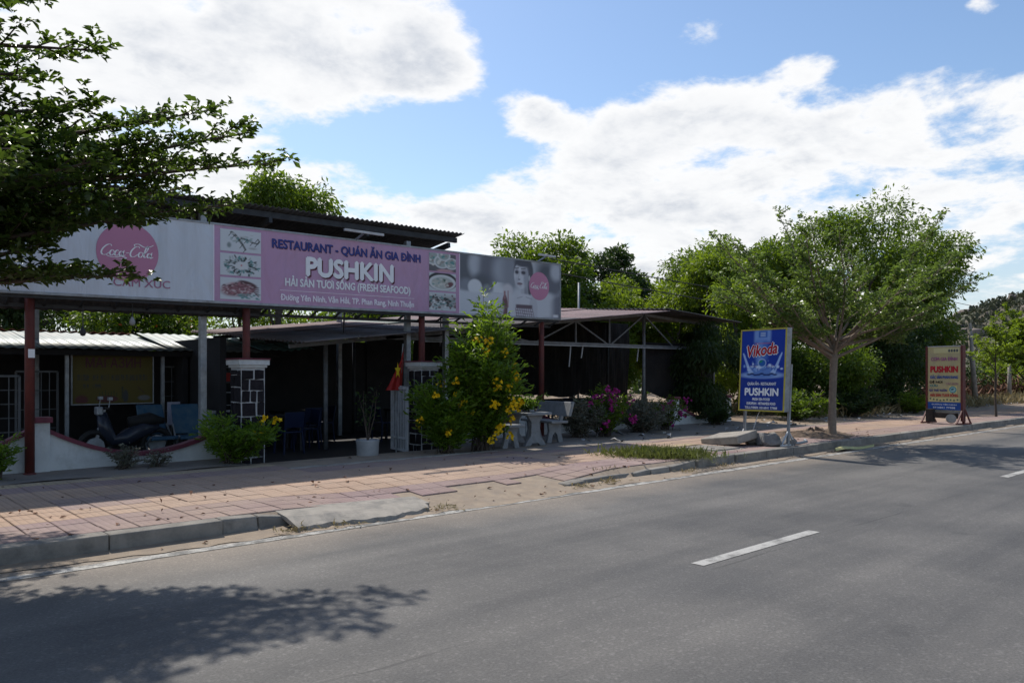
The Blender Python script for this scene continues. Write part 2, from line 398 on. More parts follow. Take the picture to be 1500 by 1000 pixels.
LF = dict(
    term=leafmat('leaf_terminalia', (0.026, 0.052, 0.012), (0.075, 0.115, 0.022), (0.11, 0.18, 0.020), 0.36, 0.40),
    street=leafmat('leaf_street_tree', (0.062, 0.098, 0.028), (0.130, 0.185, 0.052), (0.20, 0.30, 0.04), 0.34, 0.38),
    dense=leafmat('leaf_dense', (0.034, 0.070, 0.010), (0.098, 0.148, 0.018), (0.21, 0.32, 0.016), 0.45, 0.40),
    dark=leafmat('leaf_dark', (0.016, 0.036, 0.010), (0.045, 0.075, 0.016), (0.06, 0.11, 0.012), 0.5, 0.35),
    light=leafmat('leaf_light', (0.068, 0.115, 0.014), (0.140, 0.190, 0.022), (0.27, 0.38, 0.02), 0.45, 0.45),
    bush=leafmat('leaf_bush', (0.050, 0.105, 0.012), (0.105, 0.175, 0.018), (0.24, 0.38, 0.02), 0.4, 0.45),
    grey=leafmat('leaf_grey', (0.11, 0.115, 0.085), (0.17, 0.17, 0.13), (0.10, 0.11, 0.06), 0.6, 0.25),
    scrub=leafmat('leaf_scrub', (0.050, 0.062, 0.035), (0.085, 0.090, 0.055), (0.05, 0.06, 0.03), 0.6, 0.25),
    grass=leafmat('grass_blade', (0.085, 0.105, 0.025), (0.19, 0.19, 0.06), (0.14, 0.17, 0.03), 0.6, 0.35),
    drygrass=leafmat('dry_grass', (0.28, 0.22, 0.11), (0.36, 0.29, 0.16), (0.2, 0.16, 0.07), 0.7, 0.3),
)

# ------------------------------------------------------------------ object helpers
BASE = {}


def tag(o, label=None, cat=None, group=None, kind=None):
    if label:
        o['label'] = label
    if cat:
        o['category'] = cat
    if group:
        o['group'] = group
    if kind:
        o['kind'] = kind
    return o


def thing(name, base, label, cat, group=None):
    o = bpy.data.objects.new(name, None)
    COL.objects.link(o)
    o.empty_display_size = 0.2
    o.location = base
    BASE[o.name] = Vector(base)
    return tag(o, label, cat, group)


def link(name, me, mat, parent=None, base=None):
    """Mesh given in world coordinates; stored relative to its thing's base."""
    o = bpy.data.objects.new(name, me)
    COL.objects.link(o)
    if mat is not None and not me.materials:
        me.materials.append(mat)
    if parent is not None:
        b = BASE[parent.name]
        me.transform(Matrix.Translation(-b))
        o.parent = parent
        BASE[o.name] = b
        # a part of a part sits in the same frame
    elif base is not None:
        me.transform(Matrix.Translation(-Vector(base)))
        o.location = base
        BASE[o.name] = Vector(base)
    else:
        BASE[o.name] = Vector((0, 0, 0))
    return o


class MB:
    """Collects simple solids into one mesh."""

    def __init__(s):
        s.v = []
        s.f = []
        s.smooth = False

    def add(s, vs_, fs_):
        n = len(s.v)
        s.v.extend([tuple(p) for p in vs_])
        s.f.extend([tuple(i + n for i in f) for f in fs_])
        return s

    def hexa(s, p):
        return s.add(p, [(0, 3, 2, 1), (4, 5, 6, 7), (0, 1, 5, 4), (1, 2, 6, 5), (2, 3, 7, 6), (3, 0, 4, 7)])

    def box(s, x0, x1, y0, y1, z0, z1):
        return s.hexa([(x0, y0, z0), (x1, y0, z0), (x1, y1, z0), (x0, y1, z0), (x0, y0, z1), (x1, y0, z1), (x1, y1, z1), (x0, y1, z1)])

    def obox(s, c, size, rz=0.0, rx=0.0, ry=0.0):
        m = Matrix.Translation(c) @ Matrix.Rotation(rz, 4, 'Z') @ Matrix.Rotation(ry, 4, 'Y') @ Matrix.Rotation(rx, 4, 'X')
        a, b, c_ = size[0] / 2, size[1] / 2, size[2] / 2
        pts = [(-a, -b, -c_), (a, -b, -c_), (a, b, -c_), (-a, b, -c_), (-a, -b, c_), (a, -b, c_), (a, b, c_), (-a, b, c_)]
        return s.hexa([m @ Vector(p) for p in pts])

    def fbox(s, F, u0, u1, v0, v1, n0, n1):
        """box in a frame F(u, v, n) -> world"""
        return s.hexa([F(u0, v0, n0), F(u1, v0, n0), F(u1, v0, n1), F(u0, v0, n1), F(u0, v1, n0), F(u1, v1, n0), F(u1, v1, n1), F(u0, v1, n1)])

    def bar(s, p, q, w, h=None):
        h = h or w
        p, q = Vector(p), Vector(q)
        d = (q - p).normalized()
        up = Vector((0, 0, 1)) if abs(d.z) < 0.95 else Vector((0, 1, 0))
        a = d.cross(up).normalized() * (w / 2)
        b = a.cross(d).normalized() * (h / 2)
        return s.hexa([p - a - b, p + a - b, p + a + b, p - a + b, q - a - b, q + a - b, q + a + b, q - a + b])

    def tube(s, pts, radii, sides=8, caps=True):
        pts = [Vector(p) for p in pts]
        if not hasattr(radii, '__len__'):
            radii = [radii] * len(pts)
        n0 = len(s.v)
        prev = None
        for i, p in enumerate(pts):
            d = (pts[min(i + 1, len(pts) - 1)] - pts[max(i - 1, 0)])
            d = d.normalized() if d.length > 1e-9 else Vector((0, 0, 1))
            if prev is None:
                ref = Vector((1, 0, 0)) if abs(d.x) < 0.8 else Vector((0, 1, 0))
                a = d.cross(ref).normalized()
            else:
                a = (prev - d * prev.dot(d)).normalized()
            prev = a
            b = d.cross(a)
            for k in range(sides):
                an = 2 * PI * k / sides
                s.v.append(tuple(p + (a * math.cos(an) + b * math.sin(an)) * radii[i]))
        for i in range(len(pts) - 1):
            for k in range(sides):
                k2 = (k + 1) % sides
                s.f.append((n0 + i * sides + k, n0 + i * sides + k2, n0 + (i + 1) * sides + k2, n0 + (i + 1) * sides + k))
        if caps:
            s.f.append(tuple(n0 + k for k in reversed(range(sides))))
            e = n0 + (len(pts) - 1) * sides
            s.f.append(tuple(e + k for k in range(sides)))
        return s

    def lathe(s, c, prof, sides=20):
        n0 = len(s.v)
        for (r, z) in prof:
            for k in range(sides):
                an = 2 * PI * k / sides
                s.v.append((c[0] + r * math.cos(an), c[1] + r * math.sin(an), c[2] + z))
        for i in range(len(prof) - 1):
            for k in range(sides):
                k2 = (k + 1) % sides
                s.f.append((n0 + i * sides + k, n0 + i * sides + k2, n0 + (i + 1) * sides + k2, n0 + (i + 1) * sides + k))
        return s

    def prism(s, poly, y0, y1):
        """poly of (x, z) extruded along y"""
        n = len(poly)
        vs_ = [(x, y0, z) for x, z in poly] + [(x, y1, z) for x, z in poly]
        fs = [tuple(range(n)), tuple(reversed(range(n, 2 * n)))]
        for i in range(n):
            j = (i + 1) % n
            fs.append((i, i + n, j + n, j))
        return s.add(vs_, fs)

    def mesh(s, name):
        me = bpy.data.meshes.new(name)
        me.from_pydata(s.v, [], s.f)
        me.update()
        if s.smooth:
            me.polygons.foreach_set('use_smooth', [True] * len(me.polygons))
        return me

    def build(s, name, mat, parent=None, base=None, bevel=0.0, fix=True):
        me = s.mesh(name)
        if fix and len(me.polygons) < 4000:
            bm = bmesh.new()
            bm.from_mesh(me)
            bmesh.ops.recalc_face_normals(bm, faces=bm.faces)
            bm.to_mesh(me)
            bm.free()
        o = link(name, me, mat, parent, base)
        if bevel:
            md = o.modifiers.new('bevel', 'BEVEL')
            md.width = bevel
            md.segments = 2
            md.limit_method = 'ANGLE'
        return o


def npmesh(name, V, F):
    """V (n,3), F (m,k) arrays -> mesh, fast"""
    V = np.asarray(V, dtype=np.float32)
    F = np.asarray(F, dtype=np.int32)
    me = bpy.data.meshes.new(name)
    me.vertices.add(len(V))
    me.vertices.foreach_set('co', V.ravel())
    k = F.shape[1]
    me.loops.add(F.size)
    me.loops.foreach_set('vertex_index', F.ravel())
    me.polygons.add(len(F))
    me.polygons.foreach_set('loop_start', np.arange(0, F.size, k, dtype=np.int32))
    me.update(calc_edges=True)
    return me


def struct(o):
    o['kind'] = 'structure'
    return o


def gridmesh(name, xs, ys, zf):
    xs, ys = np.asarray(xs, float), np.asarray(ys, float)
    X, Y = np.meshgrid(xs, ys)
    Z = zf(X, Y)
    V = np.stack([X.ravel(), Y.ravel(), Z.ravel()], 1)
    nx, ny = len(xs), len(ys)
    I = np.arange(nx * ny).reshape(ny, nx)
    F = np.stack([I[:-1, :-1].ravel(), I[:-1, 1:].ravel(), I[1:, 1:].ravel(), I[1:, :-1].ravel()], 1)
    return npmesh(name, V, F)


def sstep(a, b, x):
    t = np.clip((x - a) / (b - a), 0, 1)
    return t * t * (3 - 2 * t)


# lettering: the built-in font turned into flat meshes
def textraw(body, size=1.0, shear=0.0):
    cu = bpy.data.curves.new('lettering', 'FONT')
    cu.body = body
    cu.size = size
    cu.shear = shear
    cu.align_x = 'LEFT'
    cu.resolution_u = 3
    ob = bpy.data.objects.new('lettering_curve', cu)
    COL.objects.link(ob)
    dg = bpy.context.evaluated_depsgraph_get()
    dg.update()
    me = bpy.data.meshes.new_from_object(ob.evaluated_get(dg))
    bpy.data.objects.remove(ob)
    bpy.data.curves.remove(cu)
    V = [(v.co.x, v.co.y) for v in me.vertices]
    Fc = [tuple(q.vertices) for q in me.polygons]
    bpy.data.meshes.remove(me)
    return V, Fc


HORN = {'Ư': 'U', 'ư': 'u', 'Ơ': 'O', 'ơ': 'o', 'ờ': 'ò', 'Ờ': 'Ò', 'Ừ': 'Ù', 'ừ': 'ù', 'Ự': 'U', 'ự': 'u'}


def plain(s):
    return ''.join(HORN.get(ch, 'D' if ch == 'Đ' else ch) for ch in s)


def put_text(F, u, v, n, body, size, mat, parent, width=None, bold=0.0, shear=0.0, rot=0.0, align='CENTER', name='lettering'):
    V, Fc = textraw(plain(body), size, shear)
    base = len(V)
    for i, ch in enumerate(body):            # the bar of the letter, drawn as a stroke
        if ch == 'Đ':
            pre = textraw(plain(body[:i]) + '.', size, shear)[0] if i else [(0, 0)]
            xd = max(q[0] for q in pre) - (0.10 * size if i else 0)
            k = len(V)
            y0, y1 = .325 * size, .385 * size
            V += [(xd - .01 * size, y0), (xd + .30 * size, y0), (xd + .30 * size, y1), (xd - .01 * size, y1)]
            Fc.append((k, k + 1, k + 2, k + 3))
        elif ch in HORN:                     # the little horn at the letter's shoulder
            pre = textraw(plain(body[:i + 1]), size, shear)[0]
            xd = max(q[0] for q in pre)
            yt = (.70 if ch.isupper() else .50) * size
            k = len(V)
            V += [(xd - .05 * size, yt - .05 * size), (xd + .05 * size, yt), (xd + .04 * size, yt + .10 * size), (xd - .01 * size, yt + .10 * size)]
            Fc.append((k, k + 1, k + 2, k + 3))
    xs = [q[0] for q in V]
    lo, hi = min(xs), max(xs)
    kx = width / (hi - lo) if width else 1.0
    off = (lo + hi) / 2 if align == 'CENTER' else lo
    c, s = math.cos(rot), math.sin(rot)
    mb = MB()
    offs = [(0, 0)] if not bold else [(-bold, 0), (bold, 0), (0, bold), (0, -bold), (0, 0)]
    for j, (ox, oy) in enumerate(offs):
        vs_ = []
        for i, (x, y) in enumerate(V):
            x, y = (x - off) * kx + ox, y + oy
            vs_.append(F(u + c * x - s * y, v + s * x + c * y, n + j * .0005 + (.0002 if i >= base else 0)))
        mb.add(vs_, Fc)
    return mb.build(name, mat, parent, fix=False)


def ribbon(F, strokes, n, name, mat, parent, u0, v0, k, shear=0.0, pen=0.09, thin=0.35):
    """pen-drawn script: strokes are point lists, wider on the down-strokes"""
    mb = MB()
    for st in strokes:
        # Catmull-Rom through the points
        P = [np.array(p, float) for p in st]
        Q = []
        for i in range(len(P) - 1):
            p0, p1, p2, p3 = P[max(i - 1, 0)], P[i], P[i + 1], P[min(i + 2, len(P) - 1)]
            for t in np.linspace(0, 1, 7, endpoint=(i == len(P) - 2)):
                Q.append(0.5 * ((2 * p1) + (-p0 + p2) * t + (2 * p0 - 5 * p1 + 4 * p2 - p3) * t * t + (-p0 + 3 * p1 - 3 * p2 + p3) * t ** 3))
        L, Rr = [], []
        m = len(Q)
        for i in range(m):
            d = Q[min(i + 1, m - 1)] - Q[max(i - 1, 0)]
            d = d / (np.linalg.norm(d) + 1e-9)
            w = pen * (thin + (1 - thin) * abs(d[1])) * (0.35 + 0.65 * min(1, 4 * i / m, 4 * (m - 1 - i) / m + 0.1))
            nn = np.array([-d[1], d[0]]) * w / 2
            for lst, q in ((L, Q[i] + nn), (Rr, Q[i] - nn)):
                lst.append(F(u0 + k * (q[0] + shear * q[1]), v0 + k * q[1], n))
        b0 = len(mb.v)
        mb.v += [tuple(x) for x in L] + [tuple(x) for x in Rr]
        for i in range(m - 1):
            mb.f.append((b0 + i, b0 + i + 1, b0 + m + i + 1, b0 + m + i))
    return mb.build(name, mat, parent, fix=False)


# flat prints: a fine sheet whose points carry the ink colours
class Print:
    def __init__(s, w, h, c):
        s.a = np.zeros((h, w, 3)) + np.array(c)
        s.h, s.w = h, w
        s.U, s.V = np.meshgrid((np.arange(w) + .5) / w, (np.arange(h) + .5) / h)   # v up
        s.asp = w / h

    def ell(s, cu, cv, ru, rv, col, soft=0.15, rot=0.0, al=1.0):
        du, dv = (s.U - cu) * s.asp, s.V - cv
        c, n = math.cos(rot), math.sin(rot)
        x, y = (c * du + n * dv) / (ru * s.asp), (-n * du + c * dv) / rv
        m = 1 - sstep(1 - soft, 1 + soft, np.sqrt(x * x + y * y))
        s.a += (np.array(col) - s.a) * (m * al)[..., None]

    def rect(s, u0, u1, v0, v1, col, soft=0.01, al=1.0):
        m = sstep(u0 - soft, u0 + soft, s.U) * (1 - sstep(u1 - soft, u1 + soft, s.U)) * sstep(v0 - soft, v0 + soft, s.V) * (1 - sstep(v1 - soft, v1 + soft, s.V))
        s.a += (np.array(col) - s.a) * (m * al)[..., None]

    def line(s, p, q, w, col, soft=0.4):
        ax, ay = p[0] * s.asp, p[1]
        bx, by = q[0] * s.asp, q[1]
        x, y = s.U * s.asp, s.V
        t = np.clip(((x - ax) * (bx - ax) + (y - ay) * (by - ay)) / ((bx - ax) ** 2 + (by - ay) ** 2 + 1e-9), 0, 1)
        d = np.hypot(x - ax - t * (bx - ax), y - ay - t * (by - ay))
        m = 1 - sstep(w * (1 - soft), w * (1 + soft), d)
        s.a += (np.array(col) - s.a) * m[..., None]

    def build(s, name, F, u0, u1, v0, v1, n, parent):
        us, vv = np.linspace(u0, u1, s.w + 1), np.linspace(v0, v1, s.h + 1)
        V = np.array([tuple(F(u, v, n)) for v in vv for u in us])
        nx = s.w + 1
        I = np.arange(nx * (s.h + 1)).reshape(s.h + 1, nx)
        Fc = np.stack([I[:-1, :-1].ravel(), I[:-1, 1:].ravel(), I[1:, 1:].ravel(), I[1:, :-1].ravel()], 1)
        me = npmesh(name, V, Fc)
        at = me.color_attributes.new('ink', 'FLOAT_COLOR', 'POINT')
        A = np.ones((s.h + 1, nx, 4))
        pad = np.pad(s.a, ((0, 1), (0, 1), (0, 0)), mode='edge')
        A[..., :3] = pad
        at.data.foreach_set('color', A.astype(np.float32).ravel())
        return link(name, me, MT['picture'], parent)


def frame(O, U, N, V=(0, 0, 1)):
    O, U, N, V = Vector(O), Vector(U).normalized(), Vector(N).normalized(), Vector(V).normalized()
    return lambda u, v, n: O + U * u + V * v + N * n


# ------------------------------------------------------------------ foliage helpers
def leafmesh(name, P, D, size, aspect, rng, up=0.6, fold=0.18, jit=0.3):
    """one kite-shaped, folded leaf per point; D = pointing direction"""
    P = np.asarray(P, float)
    D = np.asarray(D, float)
    n = len(P)
    D = D + rng.normal(0, jit, (n, 3))
    D /= np.linalg.norm(D, axis=1)[:, None] + 1e-9
    Nn = rng.normal(0, 1, (n, 3)) * (1 - up)
    Nn[:, 2] += up * 1.6
    S = np.cross(D, Nn)
    S /= np.linalg.norm(S, axis=1)[:, None] + 1e-9
    Nn = np.cross(S, D)
    L = (size * np.clip(rng.lognormal(-.06, .32, n), .45, 1.7))[:, None]
    W = L * aspect * 0.5
    mid = P + D * L * 0.58
    V = np.empty((n, 4, 3))
    V[:, 0] = P
    V[:, 1] = mid + S * W + Nn * L * fold
    V[:, 2] = P + D * L - Nn * L * 0.08
    V[:, 3] = mid - S * W + Nn * L * fold
    F = np.arange(n * 4).reshape(n, 4)
    return npmesh(name, V.reshape(-1, 3), F)


def rot_about(v, axis, a):
    return Matrix.Rotation(a, 3, axis) @ v


def sprayed_limb(rng, start, direction, length, r0, tubes, pts, dirs, flat=0.8, dens=1.0, lift=0.0, bare=0.22, twig=1.0, wob=1.0):
    """a limb with flat sprays of twigs set with leaves (tiered, pointed outline)"""
    d = Vector(direction).normalized()
    n = max(6, int(length / 0.22))
    p = Vector(start)
    path = [p.copy()]
    ds = []
    for i in range(n):
        d = (d + Vector((rng.normal(0, .04 * wob), rng.normal(0, .04 * wob), rng.normal(0, .026 * wob) + lift / n))).normalized()
        p = p + d * (length / n)
        path.append(p.copy())
        ds.append(d.copy())
    ds.append(d.copy())
    tubes.append((path, [r0 * (1 - 0.86 * i / n) for i in range(n + 1)], 6))
    for i in range(int(n * bare) + 1, n + 1):
        for c in range(5):
            pts.append(tuple(path[i] + Vector(rng.normal(0, .035, 3))))
            a = rng.uniform(0, 2 * PI)
            dirs.append((math.cos(a), math.sin(a), rng.uniform(-.5, .5)))
    side = 1
    k = bare * length
    step = 0.125 / dens
    while k < length:
        s = k / length
        i = min(int(s * n), n - 1)
        base = path[i].lerp(path[i + 1], s * n - i)
        side = -side
        hor = ds[i].cross(Vector((0, 0, 1)))
        hor = hor.normalized() if hor.length > 1e-3 else Vector((1, 0, 0))
        ang = R(rng.uniform(38, 66)) * side
        sd = ds[i] * math.cos(ang) + hor * math.sin(ang)
        sd = (sd + Vector((0, 0, rng.normal(0.10, 0.28) * (1 - flat) + rng.normal(0.04, 0.10)))).normalized()
        sl = (0.40 * (1 - s) * length * 0.62 + 0.20) * rng.uniform(0.7, 1.2) * twig
        m = max(3, int(sl / 0.07))
        q = base.copy()
        sp = [q.copy()]
        for j in range(m):
            sd = (sd + Vector((rng.normal(0, .07), rng.normal(0, .07), rng.normal(0.01, .05)))).normalized()
            q = q + sd * (sl / m)
            sp.append(q.copy())
            for c in range(4):
                pts.append(tuple(q + Vector(rng.normal(0, .014, 3))))
                a = rng.uniform(0, 2 * PI)
                dirs.append((sd.x * .6 + math.cos(a) * .8, sd.y * .6 + math.sin(a) * .8, rng.uniform(-.15, .5)))
            if j % 2 == 1 and j < m - 1:
                for sg in (-1, 1):
                    if rng.random() < 0.85:
                        hd = rot_about(sd, Vector((0, 0, 1)), sg * R(rng.uniform(35, 70)))
                        tl = rng.uniform(.09, .24) * (1 - 0.5 * j / m) * (1 + sl * 0.5) * twig
                        tn = max(2, int(tl / 0.055))
                        for e in range(1, tn + 1):
                            w = q + hd * (tl * e / tn) + Vector((0, 0, rng.normal(0, .015)))
                            for c in range(4 if e < tn else 6):
                                pts.append(tuple(w + Vector(rng.normal(0, .014, 3))))
                                a = rng.uniform(0, 2 * PI)
                                dirs.append((hd.x * .6 + math.cos(a) * .8, hd.y * .6 + math.sin(a) * .8, rng.uniform(-.15, .5)))
        tubes.append((sp[::2] if len(sp) > 4 else sp, [max(.003, r0 * .22 * (1 - .8 * j / len(sp))) for j in range(len(sp[::2] if len(sp) > 4 else sp))], 3))
        k += step * rng.uniform(.7, 1.3)
    for c in range(14):
        pts.append(tuple(path[-1] + Vector(rng.normal(0, .03, 3))))
        dirs.append((d.x + rng.normal(0, .4), d.y + rng.normal(0, .4), rng.uniform(-.1, .5)))


def finish_tree(t, tubes, pts, dirs, leaf, size, aspect, rng, barkm, up=0.6, crown='crown'):
    mb = MB()
    mb.smooth = True
    for path, rad, sd in tubes:
        mb.tube(path, rad, sd, caps=False)
    mb.build('trunk', barkm, t, fix=False)
    me = leafmesh(crown, pts, dirs, size, aspect, rng, up)
    link(crown, me, leaf, t)


def clump_tree(name, base, height, rx, rz, clumps, nleaf, leaf, size, label, seed, group='trees behind the restaurant', droop=0.3, trunk_r=0.12, crown_lo=0.35, barkm=None, aspect=0.38, flowers=None, spread=1.0):
    """background tree: limbs to uneven clumps, every clump a loose shell of leaves"""
    rng = np.random.default_rng(seed)
    b = Vector(base)
    t = thing(name, base, label, 'tree', group)
    tubes = []
    zc = height * (crown_lo + 1) / 2
    top = b + Vector((rng.normal(0, .15), rng.normal(0, .15), zc))
    tubes.append(([b, b.lerp(top, .35) + Vector((rng.normal(0, .06), rng.normal(0, .06), 0)), b.lerp(top, .7), top], [trunk_r * 1.25, trunk_r, trunk_r * .75, trunk_r * .45], 8))
    P, D = [], []
    for c in range(clumps):
        a = rng.uniform(0, 2 * PI)
        h = rng.uniform(-1, 1)
        rr = math.sqrt(max(0, 1 - h * h * .9)) * rng.uniform(.35, 1.0) * spread
        cc = Vector((b.x + rx * rr * math.cos(a), b.y + rx * rr * math.sin(a), b.z + zc + rz * h * .85))
        cr = rng.uniform(.30, .52) * rx
        s0 = b.lerp(top, rng.uniform(.45, .95))
        midp = s0.lerp(cc, .5) + Vector((0, 0, .12 * rx))
        tubes.append(([s0, midp, cc], [trunk_r * .42, trunk_r * .25, trunk_r * .08], 5))
        n = int(nleaf * 2.2 / clumps)
        u = rng.normal(0, 1, (n, 3))
        u /= np.linalg.norm(u, axis=1)[:, None]
        rad = cr * rng.uniform(.25, 1.12, n) ** .7
        lump = 1 + .28 * np.sin(u[:, 0] * 5 + c) * np.cos(u[:, 2] * 4 + 2 * c)
        off = u * (rad * lump)[:, None] * np.array([1, 1, .82])
        P.append(np.array(cc) + off)
        dd = u * .7 + rng.normal(0, .35, (n, 3))
        dd[:, 2] -= droop
        D.append(dd)
    P, D = np.concatenate(P), np.concatenate(D)
    mb = MB()
    mb.smooth = True
    for path, rad, sd in tubes:
        mb.tube(path, rad, sd, caps=False)
    mb.build('trunk', barkm or MT['bark'], t, fix=False)
    link('crown', leafmesh('crown', P, D, size, aspect, rng, .25), leaf, t)
    if flowers:
        idx = rng.choice(len(P), flowers)
        link('blossom', leafmesh('blossom', P[idx] + rng.normal(0, .05, (flowers, 3)), D[idx], size * .8, .8, rng, .4), MT['fl_orange'], t)
    return t


# ================================================================== THE SETTING
KX0, KX1 = -3.0, 62.0
KF, KB = 7.34, 7.54          # kerb front and back


def zpave(X, Y):
    X, Y = np.asarray(X, float), np.asarray(Y, float)
    w = sstep(3.7, 5.2, X) * (1 - sstep(7.4, 9.2, X))
    return 0.16 - 0.135 * w * np.clip(1 - (Y - 7.35) / 1.6, 0, 1)


def build_ground():
    xs = np.concatenate([[-900, -400, -150, -60], np.arange(-30, 75, 1.5), [90, 130, 200, 350, 600, 1200]])
    ys = np.concatenate([[-900, -300, -100, -40, -15], np.arange(-8, 40, 0.8), [50, 70, 110, 200, 400, 900]])

    def zf(X, Y):
        z = np.where(Y < 7.6, -0.06, -0.03)
        z = z + sstep(19.0, 21.0, X) * sstep(9.6, 10.6, Y) * 0.19
        z = z + sstep(18.6, 20.5, Y) * 0.12 * (1 - sstep(19.0, 21.0, X))
        z = z + (np.sin(X * 1.7) * np.cos(Y * 1.3) * .03 + np.sin(X * .6 + Y) * .04) * sstep(11.5, 13.5, Y) * sstep(20, 22, X)
        z = z + sstep(-0.6, -1.6, Y) * 0.05
        return z
    struct(link('ground', gridmesh('ground', xs, ys, zf), MT['dirt']))
    # carriageway, sheets each a few millimetres over the last
    road = struct(link('road', gridmesh('road', np.concatenate([[-200, -60], np.arange(-20, 70, 3.0), [100, 200, 500]]), np.linspace(-0.55, KF + .01, 9), lambda X, Y: X * 0), MT['asphalt']))
    for i in range(-3, 12):
        x0 = 5.41 + i * 8.0
        MB().add([(x0, 3.61, .004), (x0 + 2.0, 3.61, .004), (x0 + 2.0, 3.73, .004), (x0, 3.73, .004)], [(0, 1, 2, 3)]).build('centre_dash', MT['line'], road, fix=False)
    link('edge_line', gridmesh('edge_line', np.arange(-30, 120, 1.0), [6.86, 7.0], lambda X, Y: X * 0 + .004), MT['edge'], road)
    link('edge_line', gridmesh('edge_line', np.arange(-30, 120, 1.0), [-0.2, -0.06], lambda X, Y: X * 0 + .004), MT['edge'], road)
    # blown sand in the gutter, ragged towards the road
    rng = np.random.default_rng(3)
    xs = np.arange(-4, 62, .12)
    base = np.interp(xs, [-4, 1, 2.5, 4.0, 5.5, 7, 8.5, 10, 11.5, 14, 62], [7.12, 7.12, 7.08, 6.99, 6.93, 6.95, 6.97, 7.0, 7.08, 7.15, 7.2])
    rag = np.convolve(rng.normal(0, .1, len(xs) + 6), np.ones(5) / 5, 'same')[3:-3] + rng.normal(0, .018, len(xs))
    V, F = [], []
    for i, x in enumerate(xs):
        for k, yy in enumerate((base[i] + rag[i] * .8, 7.18, KF + .005)):
            V.append((x, min(yy, KF - .03 + .02 * k), .006 + (.022 if k == 2 else .006 * k)))
    for i in range(len(xs) - 1):
        for k in range(2):
            a = i * 3 + k
            F.append((a, a + 3, a + 4, a + 1))
    o = link('gutter_sand', npmesh('gutter_sand', V, F), MT['sand'])
    tag(o, 'pale blown sand lying in the gutter along the kerb', 'sand', kind='stuff')


def build_kerb():
    k = thing('kerb', (0, KF, 0), None, None)
    k['kind'] = 'structure'
    rng = random.Random(5)
    x = KX0
    while x < KX1:
        w = 1.0
        if x + w <= 3.55 or x >= 11.3:
            j = rng.uniform(-.006, .006)
            MB().box(x + .004, x + w - .004, KF + j, KB, -.05, .163 + rng.uniform(-.004, .004)).build('kerb_stone', MT['kerb'], k, bevel=.012)
        x += w
    # the broken stretches either side of the driveway
    def chunk(x0, x1, h0, h1, yf=KF):
        y = yf + rng.uniform(-.03, .03)
        MB().hexa([(x0, y, -.05), (x1, y + rng.uniform(-.02, .02), -.05), (x1, KB, -.05), (x0, KB, -.05),
                   (x0, y + .02, h0), (x1, y + rng.uniform(0, .05), h1), (x1, KB, h1 + .004), (x0, KB, h0 + .004)]).build('kerb_stone', MT['kerb'], k, bevel=.018)
    chunk(3.0, 3.36, .163, .150)
    chunk(3.37, 3.70, .15, .11)
    xs = [7.75, 8.1, 8.7, 9.2, 9.62, 10.1, 10.5, 10.85, 11.0, 12.0]
    hs = [.05, .075, .085, .075, .10, .105, .12, .14, .16, .163]
    for i in range(len(xs) - 1):
        chunk(xs[i] + .01, xs[i + 1] - .01, hs[i], hs[i + 1])
    # concrete ramp poured against the kerb, its front edge eaten away
    r2 = random.Random(8)
    m = MB()
    n = 26
    fr, bk = [], []
    for i in range(n + 1):
        u = i / n
        xx = 3.62 + u * 1.78
        e = 7.06 + .05 * math.sin(u * 9) + r2.uniform(-.035, .035) + (.24 * max(0, (u - .9) / .1))
        fr.append((xx, e))
        bk.append((xx, 7.62))
    for (xx, e), (xb, yb) in zip(fr, bk):
        zt = .166 - (xx - 3.62) * .030
        m.v += [(xx, e - .015, 0.0), (xx, e, .035 + r2.uniform(0, .018)), (xx, 7.30, zt - .045), (xb, yb, zt - .006)]
    for i in range(n):
        for q in range(3):
            a = i * 4 + q
            m.f.append((a, a + 4, a + 5, a + 1))
    m.f.append((0, 1, 2, 3))
    m.f.append(tuple(reversed([n * 4 + q for q in range(4)])))
    o = m.build('concrete_ramp', MT['concrete'], fix=True)
    struct(o)


TILE = 0.28


def tile_kind(x, y):
    if x < 5.35:
        if y < 8.38:
            return 'mauve'
        if 2.0 < x < 2.9 and 8.85 < y < 9.75:
            return 'mauve'
        if y < 10.62:
            return 'orange'
        if y < 11.18:
            return 'mauve'
        return 'yellow'
    if y < 8.38:
        return 'mauve'
    if x < 9.4 and y > 10.2:
        return 'mauve'
    if 8.2 < x < 9.1 and 8.9 < y < 9.75:
        return 'mauve'
    if 12.1 < x < 13.3 and 8.2 < y < 9.1:
        return 'yellow'
    if x > 9.4 and y > 9.75:
        return 'mauve'
    return 'orange'


